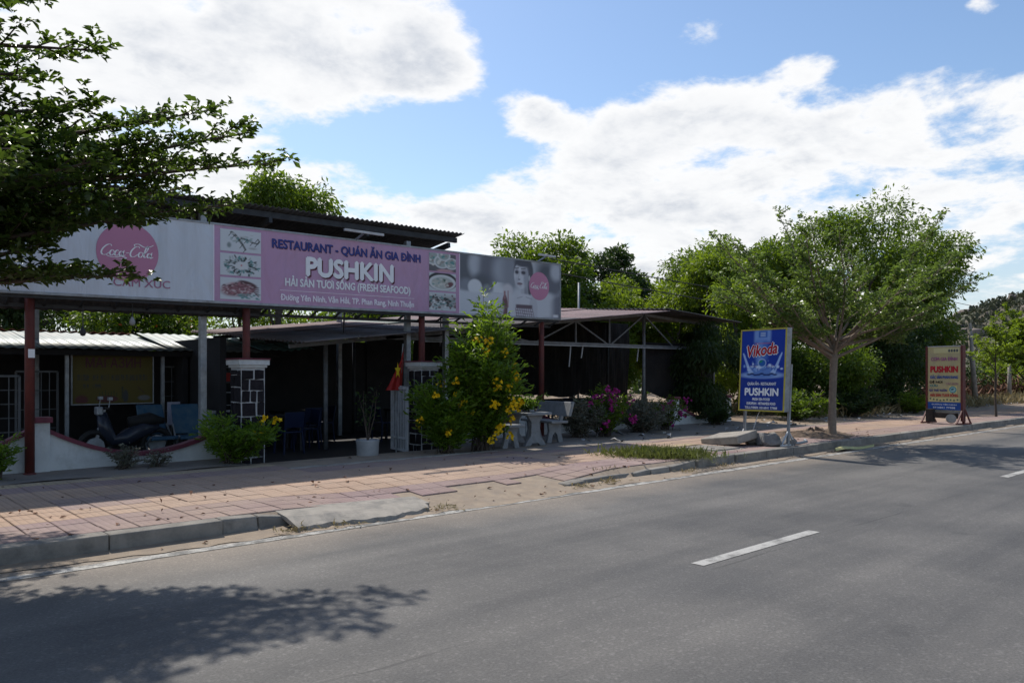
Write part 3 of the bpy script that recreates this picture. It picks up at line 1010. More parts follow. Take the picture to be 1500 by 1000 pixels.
def build_pavement():
    p = thing('pavement', (0, 7.5, 0), None, None)
    p['kind'] = 'structure'
    # sand bed under the pavers
    xs = np.concatenate([np.arange(KX0, 14, .35), np.arange(14, KX1 + .1, 2.0)])
    link('paver_bed', gridmesh('paver_bed', xs, np.concatenate([[7.30, 7.36, 7.5], np.linspace(7.8, 11.8, 14)]), lambda X, Y: np.minimum(zpave(X, Y) - .016, np.where(Y < 7.45, .01, 1))), MT['sand'], p)
    rng = random.Random(11)
    cells = []
    nx = int((KX1 - KX0) / TILE)
    for i in range(nx):
        x = KX0 + i * TILE
        ymax = 11.72 if x < 5.35 else (10.62 if x < 9.4 else 10.1)
        j = 0
        while 7.55 + (j + 1) * TILE <= ymax + .02:
            y = 7.55 + j * TILE
            j += 1
            xc, yc = x + TILE / 2, y + TILE / 2
            if 5.3 < xc < 7.8 and yc < 7.55 + .5 + .12 * math.sin(xc * 5):
                continue                                    # driveway: worn down to sand
            if (12.25 < xc < 13.25 and 7.85 < yc < 8.85) or (math.hypot(xc - 17.2, yc - 8.5) < .75):
                continue                                    # manhole, tree pit
            if xc > 8.5 and rng.random() < .012:
                continue
            d = math.hypot(xc, yc)
            cells.append((d, xc, yc))
    cells.sort()
    shapes = {}
    def tile_verts(w):
        a, c = w / 2, w / 2 - .006
        return [(-a, -a, -.03), (a, -a, -.03), (a, a, -.03), (-a, a, -.03), (-a, -a, -.004), (a, -a, -.004), (a, a, -.004), (-a, a, -.004), (-c, -c, 0), (c, -c, 0), (c, c, 0), (-c, c, 0)]
    TF = [(0, 1, 5, 4), (1, 2, 6, 5), (2, 3, 7, 6), (3, 0, 4, 7), (4, 5, 9, 8), (5, 6, 10, 9), (6, 7, 11, 10), (7, 4, 8, 11), (8, 9, 10, 11)]
    tv = tile_verts(TILE - .009)
    for kd in ('mauve', 'orange', 'yellow'):
        me = bpy.data.meshes.new('tile')
        me.from_pydata(tv, [], TF)
        me.materials.append(MT['t_' + kd])
        shapes[kd] = me
    # those seen largest are pavers of their own: skip what lies left of the picture
    def inview(x, y):
        d = .6756 * x + .7373 * y
        l = .7373 * x - .6756 * y
        return l / d > -.70
    near = [c for c in cells if inview(c[1], c[2])][:290]
    ns = set(near)
    for d, x, y in near:
        z = float(zpave(x, y))
        o = bpy.data.objects.new('tile', shapes[tile_kind(x, y)])
        COL.objects.link(o)
        o.parent = p
        gx = float(zpave(x + .1, y) - zpave(x - .1, y)) / .2
        gy = float(zpave(x, y + .1) - zpave(x, y - .1)) / .2
        o.location = (x, y - 7.5, z + rng.uniform(-.003, .003))
        o.rotation_euler = (gy + rng.uniform(-.008, .008), -gx + rng.uniform(-.008, .008), rng.uniform(-.008, .008))
    rest = {'mauve': MB(), 'orange': MB(), 'yellow': MB()}
    for c in cells:
        if c in ns:
            continue
        _, x, y = c
        zj = rng.uniform(-.003, .003)
        rest[tile_kind(x, y)].add([(x + a, y + b, float(zpave(x + a, y + b)) + z + zj) for a, b, z in tv], TF)
    for kd, mb in rest.items():
        o = mb.build('paver_field', MT['t_' + kd], p, fix=False)
        o['kind'] = 'stuff'
    # unpaved strip up to the wall, worn concrete at the gate
    def edge(X, Y):
        return .150 + .012 * np.sin(X * 3.1) * np.cos(Y * 4.3) + .02 * sstep(12.2, 12.7, Y)
    struct(link('forecourt', gridmesh('forecourt', np.arange(KX0, 5.30, .2), np.linspace(11.66, 12.8, 8), edge), MT['apron']))
    struct(link('forecourt', gridmesh('forecourt', np.arange(9.35, 20.6, .25), np.linspace(9.95, 12.8, 12), edge), MT['apron']))
    m = MB()
    for i in range(14):
        x0, x1 = 5.36 + i * .288, 5.36 + (i + 1) * .288 - .004
        a = 10.64 + .03 * math.sin(i * 1.9)
        m.hexa([(x0, a, 0), (x1, a, 0), (x1, a + .14, 0), (x0, a + .14, 0), (x0, a, .168), (x1, a, .166), (x1, a + .14, .165), (x0, a + .14, .168)])
    struct(m.build('gate_step', MT['concrete'], bevel=.008))
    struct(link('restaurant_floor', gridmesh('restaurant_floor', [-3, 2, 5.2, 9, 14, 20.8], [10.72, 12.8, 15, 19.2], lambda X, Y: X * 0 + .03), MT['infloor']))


def build_hill():
    rng = np.random.default_rng(21)
    h = thing('hill', (330, 70, 0), None, None)
    h['kind'] = 'structure'
    cx, cy = 372.0, 62.0
    ph = rng.uniform(0, 6, 12)

    def zf(X, Y):
        r = np.hypot((X - cx) / 1.15, (Y - cy) / 1.35)
        z = 34 * np.exp(-(r / 72) ** 2) - 1.0
        n = sum(np.sin(X * .05 * k + ph[k] + Y * .03 * k) * np.cos(Y * .06 * k + ph[-k]) / k for k in range(1, 6))
        return z + n * 2.2 * np.clip(z / 20, 0, 1)
    link('slope', gridmesh('slope', np.arange(200, 560, 4.0), np.arange(-120, 260, 4.0), zf), MT['hill'], h)
    rocks = []
    for k in range(4):
        bm = bmesh.new()
        bmesh.ops.create_icosphere(bm, subdivisions=3, radius=1)
        for v in bm.verts:
            d = v.co.normalized()
            s = 1 + .16 * math.sin(d.x * 4 + k) + .14 * math.sin(d.y * 5 + 2 * k) + .12 * math.cos(d.z * 6 + k) + .05 * math.sin(d.x * 13 + d.z * 11)
            v.co = d * s
        me = bpy.data.meshes.new('boulder')
        bm.to_mesh(me)
        bm.free()
        me.materials.append(MT['rock'])
        me.polygons.foreach_set('use_smooth', [True] * len(me.polygons))
        rocks.append(me)
    for i in range(150):
        a = rng.uniform(PI * .5, PI * 1.5)
        r = rng.uniform(8, 92)
        x, y = cx + r * math.cos(a) * 1.15, cy + r * math.sin(a) * 1.35
        z = float(zf(np.array(x), np.array(y)))
        if z < 6:
            continue
        s = rng.uniform(1.0, 3.2)
        o = bpy.data.objects.new('boulder', rocks[i % 4])
        COL.objects.link(o)
        o.parent = h
        o.location = (x - 330, y - 70, z + s * .2)
        o.scale = (s * rng.uniform(.8, 1.3), s * rng.uniform(.8, 1.3), s * rng.uniform(.6, .95))
        o.rotation_euler = (rng.uniform(-.3, .3), rng.uniform(-.3, .3), rng.uniform(0, 6))
    # scrub on the slope
    n = 7000
    X = cx - np.abs(rng.normal(0, 70, n)) + 20
    Y = cy + rng.normal(0, 75, n)
    Z = zf(X, Y)
    ok = Z > 1
    P = np.stack([X, Y, Z], 1)[ok]
    P = np.repeat(P, 3, 0) + rng.normal(0, .8, (len(P) * 3, 3))
    D = rng.normal(0, .6, P.shape)
    D[:, 2] += 1
    o = link('scrub', leafmesh('scrub', P, D, 1.5, .8, rng, .2), LF['scrub'], h)
    o['kind'] = 'stuff'


build_ground()
build_kerb()
build_pavement()
build_hill()
# ================================================================== THE RESTAURANT FRONT
SL = 0.0125                                  # the hoarding climbs slightly along the road


def FB(u, v, n):                             # hoarding face: u along X, v up, n towards the road
    return Vector((u, 12.30 - n, v + SL * (u - 4.87)))


def food_print(seed, base, kind):
    rng = np.random.default_rng(seed)
    p = Print(66, 44, base)
    dark, teal, brown, wh = (.045, .05, .05), (.12, .27, .27), (.16, .075, .085), (.60, .62, .63)
    if kind == 0:                            # two long prawns on ice
        for (pts, w) in (([(.28, .88), (.36, .78), (.46, .58), (.55, .36), (.62, .14)], .055), ([(.52, .66), (.66, .60), (.80, .50), (.92, .46), (.97, .58), (.93, .68)], .04)):
            for i in range(len(pts) - 1):
                p.line(pts[i], pts[i + 1], w * (1 - .12 * i), dark)
                p.line(pts[i], pts[i + 1], w * .35, (.16, .18, .17))
            for q in pts:
                p.line(q, (q[0] - .07, q[1] - .16), .012, dark)
        for _ in range(30):
            p.ell(rng.uniform(.25, .8), rng.uniform(.45, .85), rng.uniform(.02, .05), rng.uniform(.02, .05), [teal, (.28, .36, .35), (.45, .48, .48)][rng.integers(3)], .5, 0, .8)
        p.ell(.22, .30, .05, .12, (.22, .26, .26), .5)
        p.ell(.80, .22, .10, .05, (.38, .4, .41), .5)
    elif kind == 1:                          # ring of shellfish
        for k in range(120):
            a = rng.uniform(0, 2 * PI)
            r = rng.uniform(.42, 1.0)
            u, v = .52 + .42 * r * math.cos(a), .48 + .42 * r * math.sin(a)
            p.line((u, v), (u + .04 * math.cos(a) + rng.normal(0, .02), v + .07 * math.sin(a) + rng.normal(0, .03)), rng.uniform(.014, .04), [dark, (.09, .13, .13), teal, (.35, .40, .40)][rng.integers(4)])
        p.ell(.52, .48, .13, .17, wh, .35)
        p.ell(.52, .5, .022, .035, (.5, .12, .14), .3)
    elif kind == 2:                          # whole crab
        p.ell(.45, .50, .42, .32, (.26, .13, .15), .25, .2)
        p.ell(.68, .74, .24, .13, (.09, .05, .055), .25, -.35)
        for _ in range(160):
            a, r = rng.uniform(0, 2 * PI), math.sqrt(rng.uniform(0, 1))
            p.ell(.45 + .40 * r * math.cos(a), .50 + .32 * r * math.sin(a), rng.uniform(.015, .06), rng.uniform(.012, .04), [(.55, .46, .47), (.34, .17, .19), (.09, .05, .055), (.2, .09, .11)][rng.integers(4)], .5, rng.uniform(-.6, .9), .75)
        for k in range(5):
            p.line((.75 + .03 * k, .55 - .06 * k), (.95, .60 - .1 * k), .02, (.12, .06, .07))
        for _ in range(26):
            p.ell(rng.uniform(.4, .97), rng.uniform(.05, .28), .035, .028, [teal, (.2, .3, .3)][rng.integers(2)], .5)
    elif kind == 3:
        p.rect(0, 1, 0, 1, (.13, .13, .14))
        for (u, v, r) in ((.15, .72, .3), (.48, .55, .30), (.84, .48, .26), (.55, .92, .25)):
            p.ell(u, v, r, r * 1.25, wh, .08)
            p.ell(u, v, r * .8, r, (.33, .38, .37), .1)
            for _ in range(10):
                p.ell(u + rng.normal(0, r * .4), v + rng.normal(0, r * .45), .05, .06, [(.6, .6, .56), teal, (.3, .28, .26)][rng.integers(3)], .4)
        p.ell(.6, .05, .3, .1, (.5, .3, .33), .3)
    elif kind == 4:
        p.ell(.5, .55, .56, .52, dark, .05)
        p.ell(.5, .48, .50, .44, wh, .05)
        p.ell(.5, .46, .40, .34, (.42, .45, .43), .1)
        p.ell(.75, .38, .17, .14, brown, .2, .4)
        p.ell(.55, .6, .08, .1, (.06, .12, .09), .3)
        for _ in range(24):
            p.ell(rng.uniform(.15, .7), rng.uniform(.25, .65), .05, .06, [(.62, .6, .55), (.4, .4, .36), teal][rng.integers(3)], .4, 0, .7)
    else:
        p.rect(-.1, 1.1, .25, .8, (.30, .30, .30), .2)
        for _ in range(150):
            p.ell(rng.uniform(.0, 1.0), np.clip(rng.normal(.5, .2), .04, .96), rng.uniform(.02, .075), rng.uniform(.02, .07), [dark, wh, (.2, .15, .15), teal, (.42, .42, .43), (.07, .06, .06)][rng.integers(6)], .45, rng.uniform(-.8, .8))
    return p


def portrait_print():
    """faded grey photograph: a person seated with a glass bottle, blurred cafe behind"""
    p = Print(236, 100, (.50, .53, .58))
    d, g, lt, w = (.085, .09, .11), (.22, .24, .28), (.42, .45, .50), (.60, .63, .67)
    p.rect(-.1, .50, .42, 1.1, (.20, .22, .26), .05)
    for (u, v, a, b, c) in ((.05, .78, .12, .3, (.12, .13, .15)), (.14, .85, .06, .2, lt), (.28, .80, .10, .3, (.15, .16, .19)), (.42, .8, .11, .26, (.34, .37, .42)), (.20, .55, .08, .15, (.11, .12, .14)), (.06, .5, .06, .1, g)):
        p.ell(u, v, a, b, c, .5)
    p.ell(.14, .47, .065, .13, w, .15)
    p.rect(.31, .43, .40, .58, w, .015)
    p.ell(.25, .44, .04, .09, g, .4)
    p.rect(-.1, .52, -.1, .38, (.52, .55, .60), .03)
    p.rect(.72, 1.1, .45, 1.1, (.30, .33, .38), .05)
    p.ell(.85, .78, .09, .24, (.10, .11, .13), .5)
    p.ell(.93, .62, .09, .2, (.14, .15, .18), .4)
    p.ell(.96, .85, .06, .15, lt, .5)
    p.ell(.99, .16, .18, .27, (.17, .18, .22), .25, .5)
    p.rect(.72, .92, .0, .46, (.50, .53, .58), .05)
    # hair, neck, shoulders
    p.rect(.40, .56, .50, 1.1, (.24, .26, .30), .06)
    p.ell(.615, .82, .100, .27, d, .12)
    p.ell(.676, .62, .026, .24, (.10, .10, .125), .2)
    p.ell(.622, .46, .036, .16, (.43, .45, .50), .2)
    p.ell(.640, .46, .018, .15, (.25, .26, .30), .5)
    p.ell(.615, .285, .130, .13, (.52, .54, .59), .15)
    p.ell(.545, .14, .045, .26, (.50, .52, .57), .2)
    p.ell(.715, .14, .045, .26, (.44, .46, .51), .2)
    p.line((.60, .36), (.55, .33), .008, (.33, .35, .40))
    p.line((.64, .36), (.70, .33), .008, (.33, .35, .40))
    # face, turned a little to one side
    p.ell(.588, .735, .072, .235, (.54, .56, .61), .08, .06)
    p.ell(.640, .70, .026, .2, (.33, .35, .40), .5)
    p.ell(.545, .62, .018, .10, (.44, .46, .51), .5)
    p.ell(.606, .965, .085, .075, d, .3)
    for u, w in ((.545, .017), (.612, .021)):
        p.ell(u, .795, w * 1.25, .048, (.26, .26, .30), .5)
        p.ell(u, .79, w, .026, (.07, .07, .085), .3)
        p.line((u - w, .858), (u + w, .868), .011, (.15, .15, .17))
    p.line((.572, .80), (.562, .685), .009, (.38, .40, .44))
    p.ell(.568, .665, .013, .016, (.24, .25, .28), .5)
    p.ell(.574, .588, .027, .024, (.25, .19, .22), .35)
    p.line((.550, .590), (.600, .592), .005, (.12, .1, .12))
    p.ell(.580, .545, .016, .012, (.42, .44, .49), .5)
    p.ell(.674, .70, .010, .05, (.44, .46, .50), .3)
    # checked dress
    p.rect(.535, .705, -.05, .17, (.45, .45, .50), .01)
    p.rect(.535, .705, .15, .22, (.13, .10, .12), .01)
    for k in range(9):
        p.line((.53 + k * .022, .15), (.55 + k * .022, -.02), .006, (.15, .12, .15))
    for k in range(3):
        p.line((.535, .12 - k * .05), (.705, .10 - k * .05), .006, (.15, .12, .15))
    # raised hand and bottle
    p.ell(.455, .45, .05, .12, (.52, .52, .56), .3, .4)
    p.line((.50, .05), (.47, .38), .045, (.53, .55, .59))
    p.ell(.425, .17, .028, .21, (.16, .09, .10), .12)
    p.rect(.415, .432, .30, .44, (.30, .17, .18), .006)
    p.rect(.452, .462, .15, .45, (.30, .17, .18), .006)
    p.ell(.385, .15, .03, .12, (.45, .47, .52), .5)
    p.rect(.93, .985, .02, .07, (.60, .62, .66), .01)
    return p


SCRIPT = []


def _script():
    """the two-word cursive drink logo, as pen strokes (x to the right, y up)"""
    def ring(cx, cy, rx, ry, a0=20, a1=380, n=11):
        return [(cx + rx * math.cos(R(a0 + (a1 - a0) * i / n)), cy + ry * math.sin(R(a0 + (a1 - a0) * i / n))) for i in range(n + 1)]
    S = []
    S.append([(0.95, .95), (.80, 1.12), (.50, 1.05), (.20, .70), (.10, .30), (.28, .02), (.60, .05), (.85, .30)])
    S.append([(.62, .04), (.9, -.12), (1.5, -.16), (2.1, -.05), (2.6, -.18), (2.2, -.3), (1.6, -.28)])
    S.append(ring(1.12, .28, .20, .27))
    S.append([(1.72, .50), (1.58, .58), (1.42, .40), (1.42, .12), (1.58, .0), (1.80, .14)])
    S.append(ring(1.98, .26, .15, .24, 50, 410))
    S.append([(2.24, .62), (2.20, .40), (2.17, .18), (2.24, .0), (2.46, .14)])
    S.append([(2.44, .34), (2.76, .38)])
    S.append([(3.70, .95), (3.55, 1.12), (3.25, 1.05), (2.98, .70), (2.90, .30), (3.06, .02), (3.38, .05), (3.62, .30)])
    S.append([(3.25, 1.05), (3.1, 1.28), (3.5, 1.38), (4.1, 1.12), (4.7, 1.22), (5.0, 1.42)])
    S.append(ring(3.92, .28, .20, .27))
    S.append([(4.22, .25), (4.50, .80), (4.52, 1.15), (4.40, 1.2), (4.30, .85), (4.26, .25), (4.38, .02), (4.55, .15)])
    S.append(ring(4.76, .26, .15, .24, 50, 410))
    S.append([(5.02, .62), (4.98, .40), (4.95, .18), (5.02, .0), (5.26, .14)])
    return S


SCRIPT = _script()


def build_hoarding():
    b = thing('billboard', (7.3, 12.45, 0.05), 'long faded pink and white restaurant billboard on red posts above the gate', 'billboard')
    X0, XA, XB, X1, zb, zt = 1.97, 4.87, 9.84, 12.74, 2.70, 3.93
    # sheet backing and frames
    m = MB()
    m.fbox(FB, X0, X1, zb, zt, -.10, -.02)
    m.build('backing', MT['darksteel'], b)
    for (a, c, k, nm) in ((X0, XA, 'bwhite', 'white_sheet'), (XA, XB, 'bpink', 'pink_sheet')):
        MB().fbox(FB, a + .002, c - .002, zb + .01, zt - .01, -.018, 0.0).build(nm, MT[k], b)
    o = portrait_print().build('photo_sheet', FB, XB + .004, X1 - .01, zb + .01, zt - .01, .002, b)
    o['label'] = 'faded grey photograph of a person in a checked dress beside a bottle'
    MB().fbox(FB, XB + .002, X1 - .004, zb + .01, zt - .01, -.018, 0.0).build('photo_backing', MT['bwhite'], b)
    for v0, v1 in ((zb - .025, zb + .012), (zt - .012, zt + .018)):
        MB().fbox(FB, X0, X1, v0, v1, -.11, .012).build('frame_rail', MT['steel'], b)
    MB().fbox(FB, X1 - .004, X1 + .025, zb - .025, zt + .018, -.11, .012).build('frame_rail', MT['steel'], b)
    # sheet joints
    for x in (XA, XB):
        MB().fbox(FB, x - .006, x + .006, zb + .012, zt - .012, -.01, .004).build('sheet_joint', MT['ink_pale'], b)
    # dishes
    for k in range(3):
        v1 = zt - .06 - k * .385
        food_print(40 + k, (.56, .60, .63), k).build('dish_picture', FB, XA + .10, XA + .78, v1 - .35, v1, .005, b)
        food_print(50 + k, (.52, .56, .58), 3 + k).build('dish_picture', FB, XB - .76, XB - .10, v1 - .35, v1, .005, b)
    # words
    cx = (XA + XB) / 2
    W = XB - XA
    def line(txt, v, size, mat, width, bold=0.0, sh=None, shd=.012):
        if sh:
            put_text(FB, cx + shd, v - shd, .004, txt, size, MT[sh], b, width, bold)
        put_text(FB, cx, v, .008, txt, size, MT[mat], b, width, bold)
    line('RESTAURANT - QUÁN ĂN GIA ĐÌNH', zb + .955, .205, 'ink_navy', 3.02, .006, 'ink_dark', .010)
    line('PUSHKIN', zb + .535, .44, 'ink_white', 1.76, .020, 'ink_dark', .026)
    line('HẢI SẢN TƯƠI SỐNG (FRESH SEAFOOD)', zb + .330, .185, 'ink_white', 2.55, .006)
    line('Đường Yên Ninh, Văn Hải, TP. Phan Rang, Ninh Thuận', zb + .085, .145, 'ink_pale', 2.72, .005)
    MB().fbox(FB, cx - 1.37, cx + 1.37, zb + .245, zb + .252, 0, .006).build('ruled_line', MT['ink_pale'], b)
    # round drink logos
    for (u, v, r, k) in ((3.60, zb + .66, .43, .140), (12.08, zb + .70, .31, .100)):
        m = MB()
        n = 48
        m.add([FB(u + r * math.cos(2 * PI * i / n), v + r * math.sin(2 * PI * i / n), .005) for i in range(n)], [tuple(range(n))])
        d = m.build('logo_disc', MT['blogo'], b, fix=False)
        ribbon(FB, SCRIPT, .009, 'logo_script', MT['ink_white'], d, u - 2.75 * k, v - .45 * k, k, .22, .16)
    put_text(FB, 3.80, zb + .16, .006, 'CẢM XÚC', .165, MT['ink_rose'], b, .80, .001, align='CENTER')
    # truss under and behind the sheets
    m = MB()
    for z in (zb - .16,):
        m.bar((X0 - .3, 12.62, z + SL * -3), (X1, 12.62, z + SL * 7.8), .05)
        m.bar((X0 - .3, 12.36, zb - .05 + SL * -3), (X1, 12.36, zb - .05 + SL * 7.8), .05)
    m.build('bottom_rail', MT['darksteel'], b)
    for i in range(24):
        x = X0 + .15 + i * .46
        if x < X1:
            zz = zb + SL * (x - 4.87)
            MB().bar((x, 12.36, zz - .05), (x, 12.62, zz - .16), .03).build('strut', MT['darksteel'], b)
    corrugated('soffit_sheet', (X0 - .6, 12.66, zb - .05), (X1 - 6.9, 12.66, zb + .0), (X0 - .6, 12.80, zb - .24), (X1 - 6.9, 12.80, zb - .19), .16, .016, MT['roof_dark'], b, rows=1)
    # round red posts
    for x in (2.40, 5.49, 9.05, 12.43):
        m = MB()
        m.smooth = True
        ym = 12.50 if 5 < x < 10 else 12.58
        m.tube([(x, ym, .02), (x, ym, 3.9)], .062, 14)
        if x < 5 or x > 10:
            m.lathe((x, ym, .13), [(.085, 0), (.085, .035), (.065, .05)], 14)
        p = m.build('post', MT['redpost'], b, fix=False)
        if x < 3:
            MB().box(x - .03, x + .05, ym - .068, ym - .060, 1.78, 1.90).build('pasted_notice', MT['ink_white'], p)
    # strip lamps on arms over the top edge
    for (x, L) in ((7.45, .80), (12.05, .5)):
        zz = zt + SL * (x - 4.87)
        l = MB().bar((x - L / 2, 12.02, zz + .11), (x + L / 2, 12.02, zz + .11), .05, .04).build('strip_lamp', MT['whitesteel'], b)
        MB().bar((x, 12.36, zz), (x, 12.02, zz + .10), .03).build('lamp_arm', MT['steel'], l)


def corrugated(name, P00, P10, P01, P11, wave, amp, mat, parent, nper=6, rows=5, axis=0, wob=0.0, seed=1):
    """wavy sheet spanning four corners; the waves follow one another along u"""
    P00, P10, P01, P11 = [np.array(p, float) for p in (P00, P10, P01, P11)]
    L = np.linalg.norm(P10 - P00)
    n = max(8, int(L / wave * nper))
    us, vs_ = np.linspace(0, 1, n + 1), np.linspace(0, 1, rows + 1)
    nrm = np.cross(P10 - P00, P01 - P00)
    nrm /= np.linalg.norm(nrm)
    if nrm[2] < 0:
        nrm = -nrm
    rng = np.random.default_rng(seed)
    V = []
    for j, v in enumerate(vs_):
        for u in us:
            p = (P00 * (1 - u) + P10 * u) * (1 - v) + (P01 * (1 - u) + P11 * u) * v
            V.append(p + nrm * (amp * math.sin(2 * PI * u * L / wave) + wob * math.sin(u * 9 + j * 2.1)))
    I = np.arange(len(V)).reshape(rows + 1, n + 1)
    F = np.stack([I[:-1, :-1].ravel(), I[:-1, 1:].ravel(), I[1:, 1:].ravel(), I[1:, :-1].ravel()], 1)
    me = npmesh(name, V, F)
    me.polygons.foreach_set('use_smooth', [True] * len(me.polygons))
    o = link(name, me, mat, parent)
    md = o.modifiers.new('thickness', 'SOLIDIFY')
    md.thickness = .006
    return o


def build_canopies():
    # high canopy just behind the hoarding, underside towards the road
    c = thing('entrance_canopy', (6.6, 15.0, .05), 'high dark corrugated canopy rising just behind the billboard', 'canopy')
    zf, zk = 4.40, 3.75
    xe = [.9, 1.95, 3.0, 4.1, 5.2, 6.3, 7.4, 8.5, 9.45, 10.25]
    for i in range(len(xe) - 1):
        a, d = xe[i], xe[i + 1] + .06
        za, zd = zf + .012 * (a - 3), zf + .012 * (d - 3)
        corrugated('roof_sheet', (a, 12.72, za), (d, 12.72, zd), (a, 17.6, zk), (d, 17.6, zk + .09), .105, .016, MT['roof_dark'], c, rows=3, seed=i)
    for y, z in ((12.86, 4.27), (14.6, 4.02), (16.4, 3.78)):
        MB().bar((.9, y, z), (10.2, y, z + .08), .06, .10).build('purlin', MT['darksteel'], c)
    for x in (1.2, 3.3, 6.05, 8.0, 9.95):
        MB().bar((x, 12.78, 4.22), (x, 17.5, 3.58), .06, .10).build('rafter', MT['darksteel'], c)
    for (x, y, zt) in ((4.93, 12.92, 4.2), (9.0, 12.92, 4.2), (10.1, 13.1, 4.15), (3.4, 17.3, 3.6), (10.0, 17.3, 3.6)):
        MB().box(x - .05, x + .05, y - .05, y + .05, .02, zt).build('post', MT['steel'], c)
    for (p, q) in (((4.93, 12.92, 2.2), (5.5, 14.2, 3.9)), ((7.6, 12.95, 2.75), (8.4, 14.4, 2.2)), ((9.9, 13.0, 2.7), (10.8, 14.2, 2.2))):
        MB().bar(p, q, .03).build('brace', MT['steel'], c)

    # wide low shelter: gable to the road, sheets tilting to the road as well
    s = thing('dining_shelter', (13.5, 15.6, .03), 'wide low open dining shelter with pink corrugated roof and front truss', 'shelter')
    YF, YK = 13.4, 18.0
    XL, XM, XR = 6.6, 17.2, 20.9
    def zr(x, y):
        zz = 2.20 + .105 * (x - 6.93) if x <= XM else 2.20 + .105 * (XM - 6.93) - .05 * (x - XM)
        return zz + .07 * (y - YF)
    xs = [XL + i * (XM - XL) / 9 for i in range(10)]
    for i in range(9):
        a, d = xs[i], xs[i + 1]
        mt = MT['roof_teal'] if i == 3 else MT['roof_pink']
        # waves run up the slope, so they follow one another along Y
        for (ya, yb, lift, m2) in ((YF - .80, 15.75, 0.0, MT['roof_grey'] if i < 6 else MT['roof_pink']), (15.6, YK, .03, mt)):  # front eave drawn out towards the road so that it shades the bench
            corrugated('roof_sheet', (a, ya, zr(a, ya) + lift), (a, yb, zr(a, yb) + lift), (d + .12, ya, zr(d, ya) + .022 + lift), (d + .12, yb, zr(d, yb) + .022 + lift), .16, .020, m2, s, nper=6, rows=2)
    corrugated('roof_sheet', (XM, YF - .80, zr(XM, YF) + .02), (XM, YK, zr(XM, YK) + .02), (XR, YF - .80, zr(XR, YF)), (XR, YK, zr(XR, YK)), .16, .020, MT['roof_dark'], s, nper=6, rows=2)
    # front truss
    m = MB()
    m.bar((XL + .1, YF, zr(XL, YF) - .10), (XM, YF, zr(XM, YF) - .09), .05, .07)
    m.bar((XM, YF, zr(XM, YF) - .09), (XR, YF, zr(XR, YF) - .09), .05, .07)
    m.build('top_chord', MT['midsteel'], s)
    zc = 2.30
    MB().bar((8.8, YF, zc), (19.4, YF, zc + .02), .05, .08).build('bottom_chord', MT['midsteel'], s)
    MB().bar((9.6, YF - .05, zc - .06), (18.9, YF - .05, zc - .02), .016).build('cable_run', MT['whitesteel'], s)
    for x in (11.35, 14.45):
        MB().bar((x, YF, zc), (x, YF, zr(x, YF) - .10), .035).build('strut', MT['midsteel'], s)
    MB().bar((15.75, YF, zc), (15.75, YF, zr(15.75, YF) - .1), .035).build('strut', MT['midsteel'], s)
    for (xa, xb, up) in ((9.9, 11.35, 1), (11.35, 13.0, 0), (13.0, 14.45, 1), (14.45, 15.75, 0), (15.75, 17.2, 1), (17.2, 18.6, 0)):
        za, zb = (zc, zr(xb, YF) - .1) if up else (zr(xa, YF) - .1, zc)
        MB().bar((xa, YF, za), (xb, YF, zb), .032).build('diagonal', MT['midsteel'], s)
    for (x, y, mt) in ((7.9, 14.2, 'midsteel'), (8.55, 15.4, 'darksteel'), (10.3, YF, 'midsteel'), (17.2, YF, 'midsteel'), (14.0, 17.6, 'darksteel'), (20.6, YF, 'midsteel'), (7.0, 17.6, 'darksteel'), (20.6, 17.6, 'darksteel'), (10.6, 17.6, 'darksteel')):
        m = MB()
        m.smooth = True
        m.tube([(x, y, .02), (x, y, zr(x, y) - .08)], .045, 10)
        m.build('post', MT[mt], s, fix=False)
    for (x, L) in ((14.3, .52), (17.0, .36), (14.75, .3)):
        m = MB()
        m.bar((x, YF + .03, zc - .04), (x - .06, YF + .03, zc - .04 - L), .022)
        m.build('hanging_strap', MT['whitesteel'], s)
    for y in (14.6, 15.8, 17.0):
        MB().bar((XL + .2, y, zr(XL, y) - .06), (XM, y, zr(XM, y) - .05), .05, .08).build('rafter', MT['under'], s)
    for k in range(6):
        x = 8.2 + k * 1.7
        MB().bar((x, YF + .1, zr(x, YF) - .07), (x, YK, zr(x, YK) - .07), .05, .06).build('purlin', MT['under'], s)
    # solid back wall on the kitchen side, hung nets on the open side
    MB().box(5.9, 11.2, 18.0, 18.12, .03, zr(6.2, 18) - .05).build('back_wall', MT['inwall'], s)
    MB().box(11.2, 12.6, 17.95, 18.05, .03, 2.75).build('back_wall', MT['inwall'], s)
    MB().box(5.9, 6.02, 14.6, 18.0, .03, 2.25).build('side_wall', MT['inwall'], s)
    rng = random.Random(4)
    x = 12.6
    while x < 20.8:
        w = rng.uniform(1.1, 1.7)
        m = MB()
        n = 10
        zlo = .92 + rng.uniform(-.06, .08)
        for j in range(6):
            for i in range(n + 1):
                u = i / n
                sag = .10 * math.sin(u * PI) if j == 0 else 0
                m.v.append((x + u * w, 17.8 + .05 * math.sin(u * 14 + j), zlo - sag + (zr(min(x + u * w, 20), 17.8) - .1 - zlo) * j / 5))
        for j in range(5):
            for i in range(n):
                a = j * (n + 1) + i
                m.f.append((a, a + 1, a + n + 2, a + n + 1))
        m.build('shade_net', MT['net'], s, fix=False)
        x += w - .03
    # slack cloth slung at the open end
    m = MB()
    n = 14
    for j in range(5):
        for i in range(n + 1):
            u = i / n
            m.v.append((17.4 + 3.4 * u, 13.55 + .05 * math.sin(u * 11 + j), 2.45 - j * .38 + (-.30 * math.sin(min(1, u * 1.15) * PI) + .18 if j == 4 else 0)))
    for j in range(4):
        for i in range(n):
            a = j * (n + 1) + i
            m.f.append((a, a + 1, a + n + 2, a + n + 1))
    m.build('slung_net', MT['net'], s, fix=False)
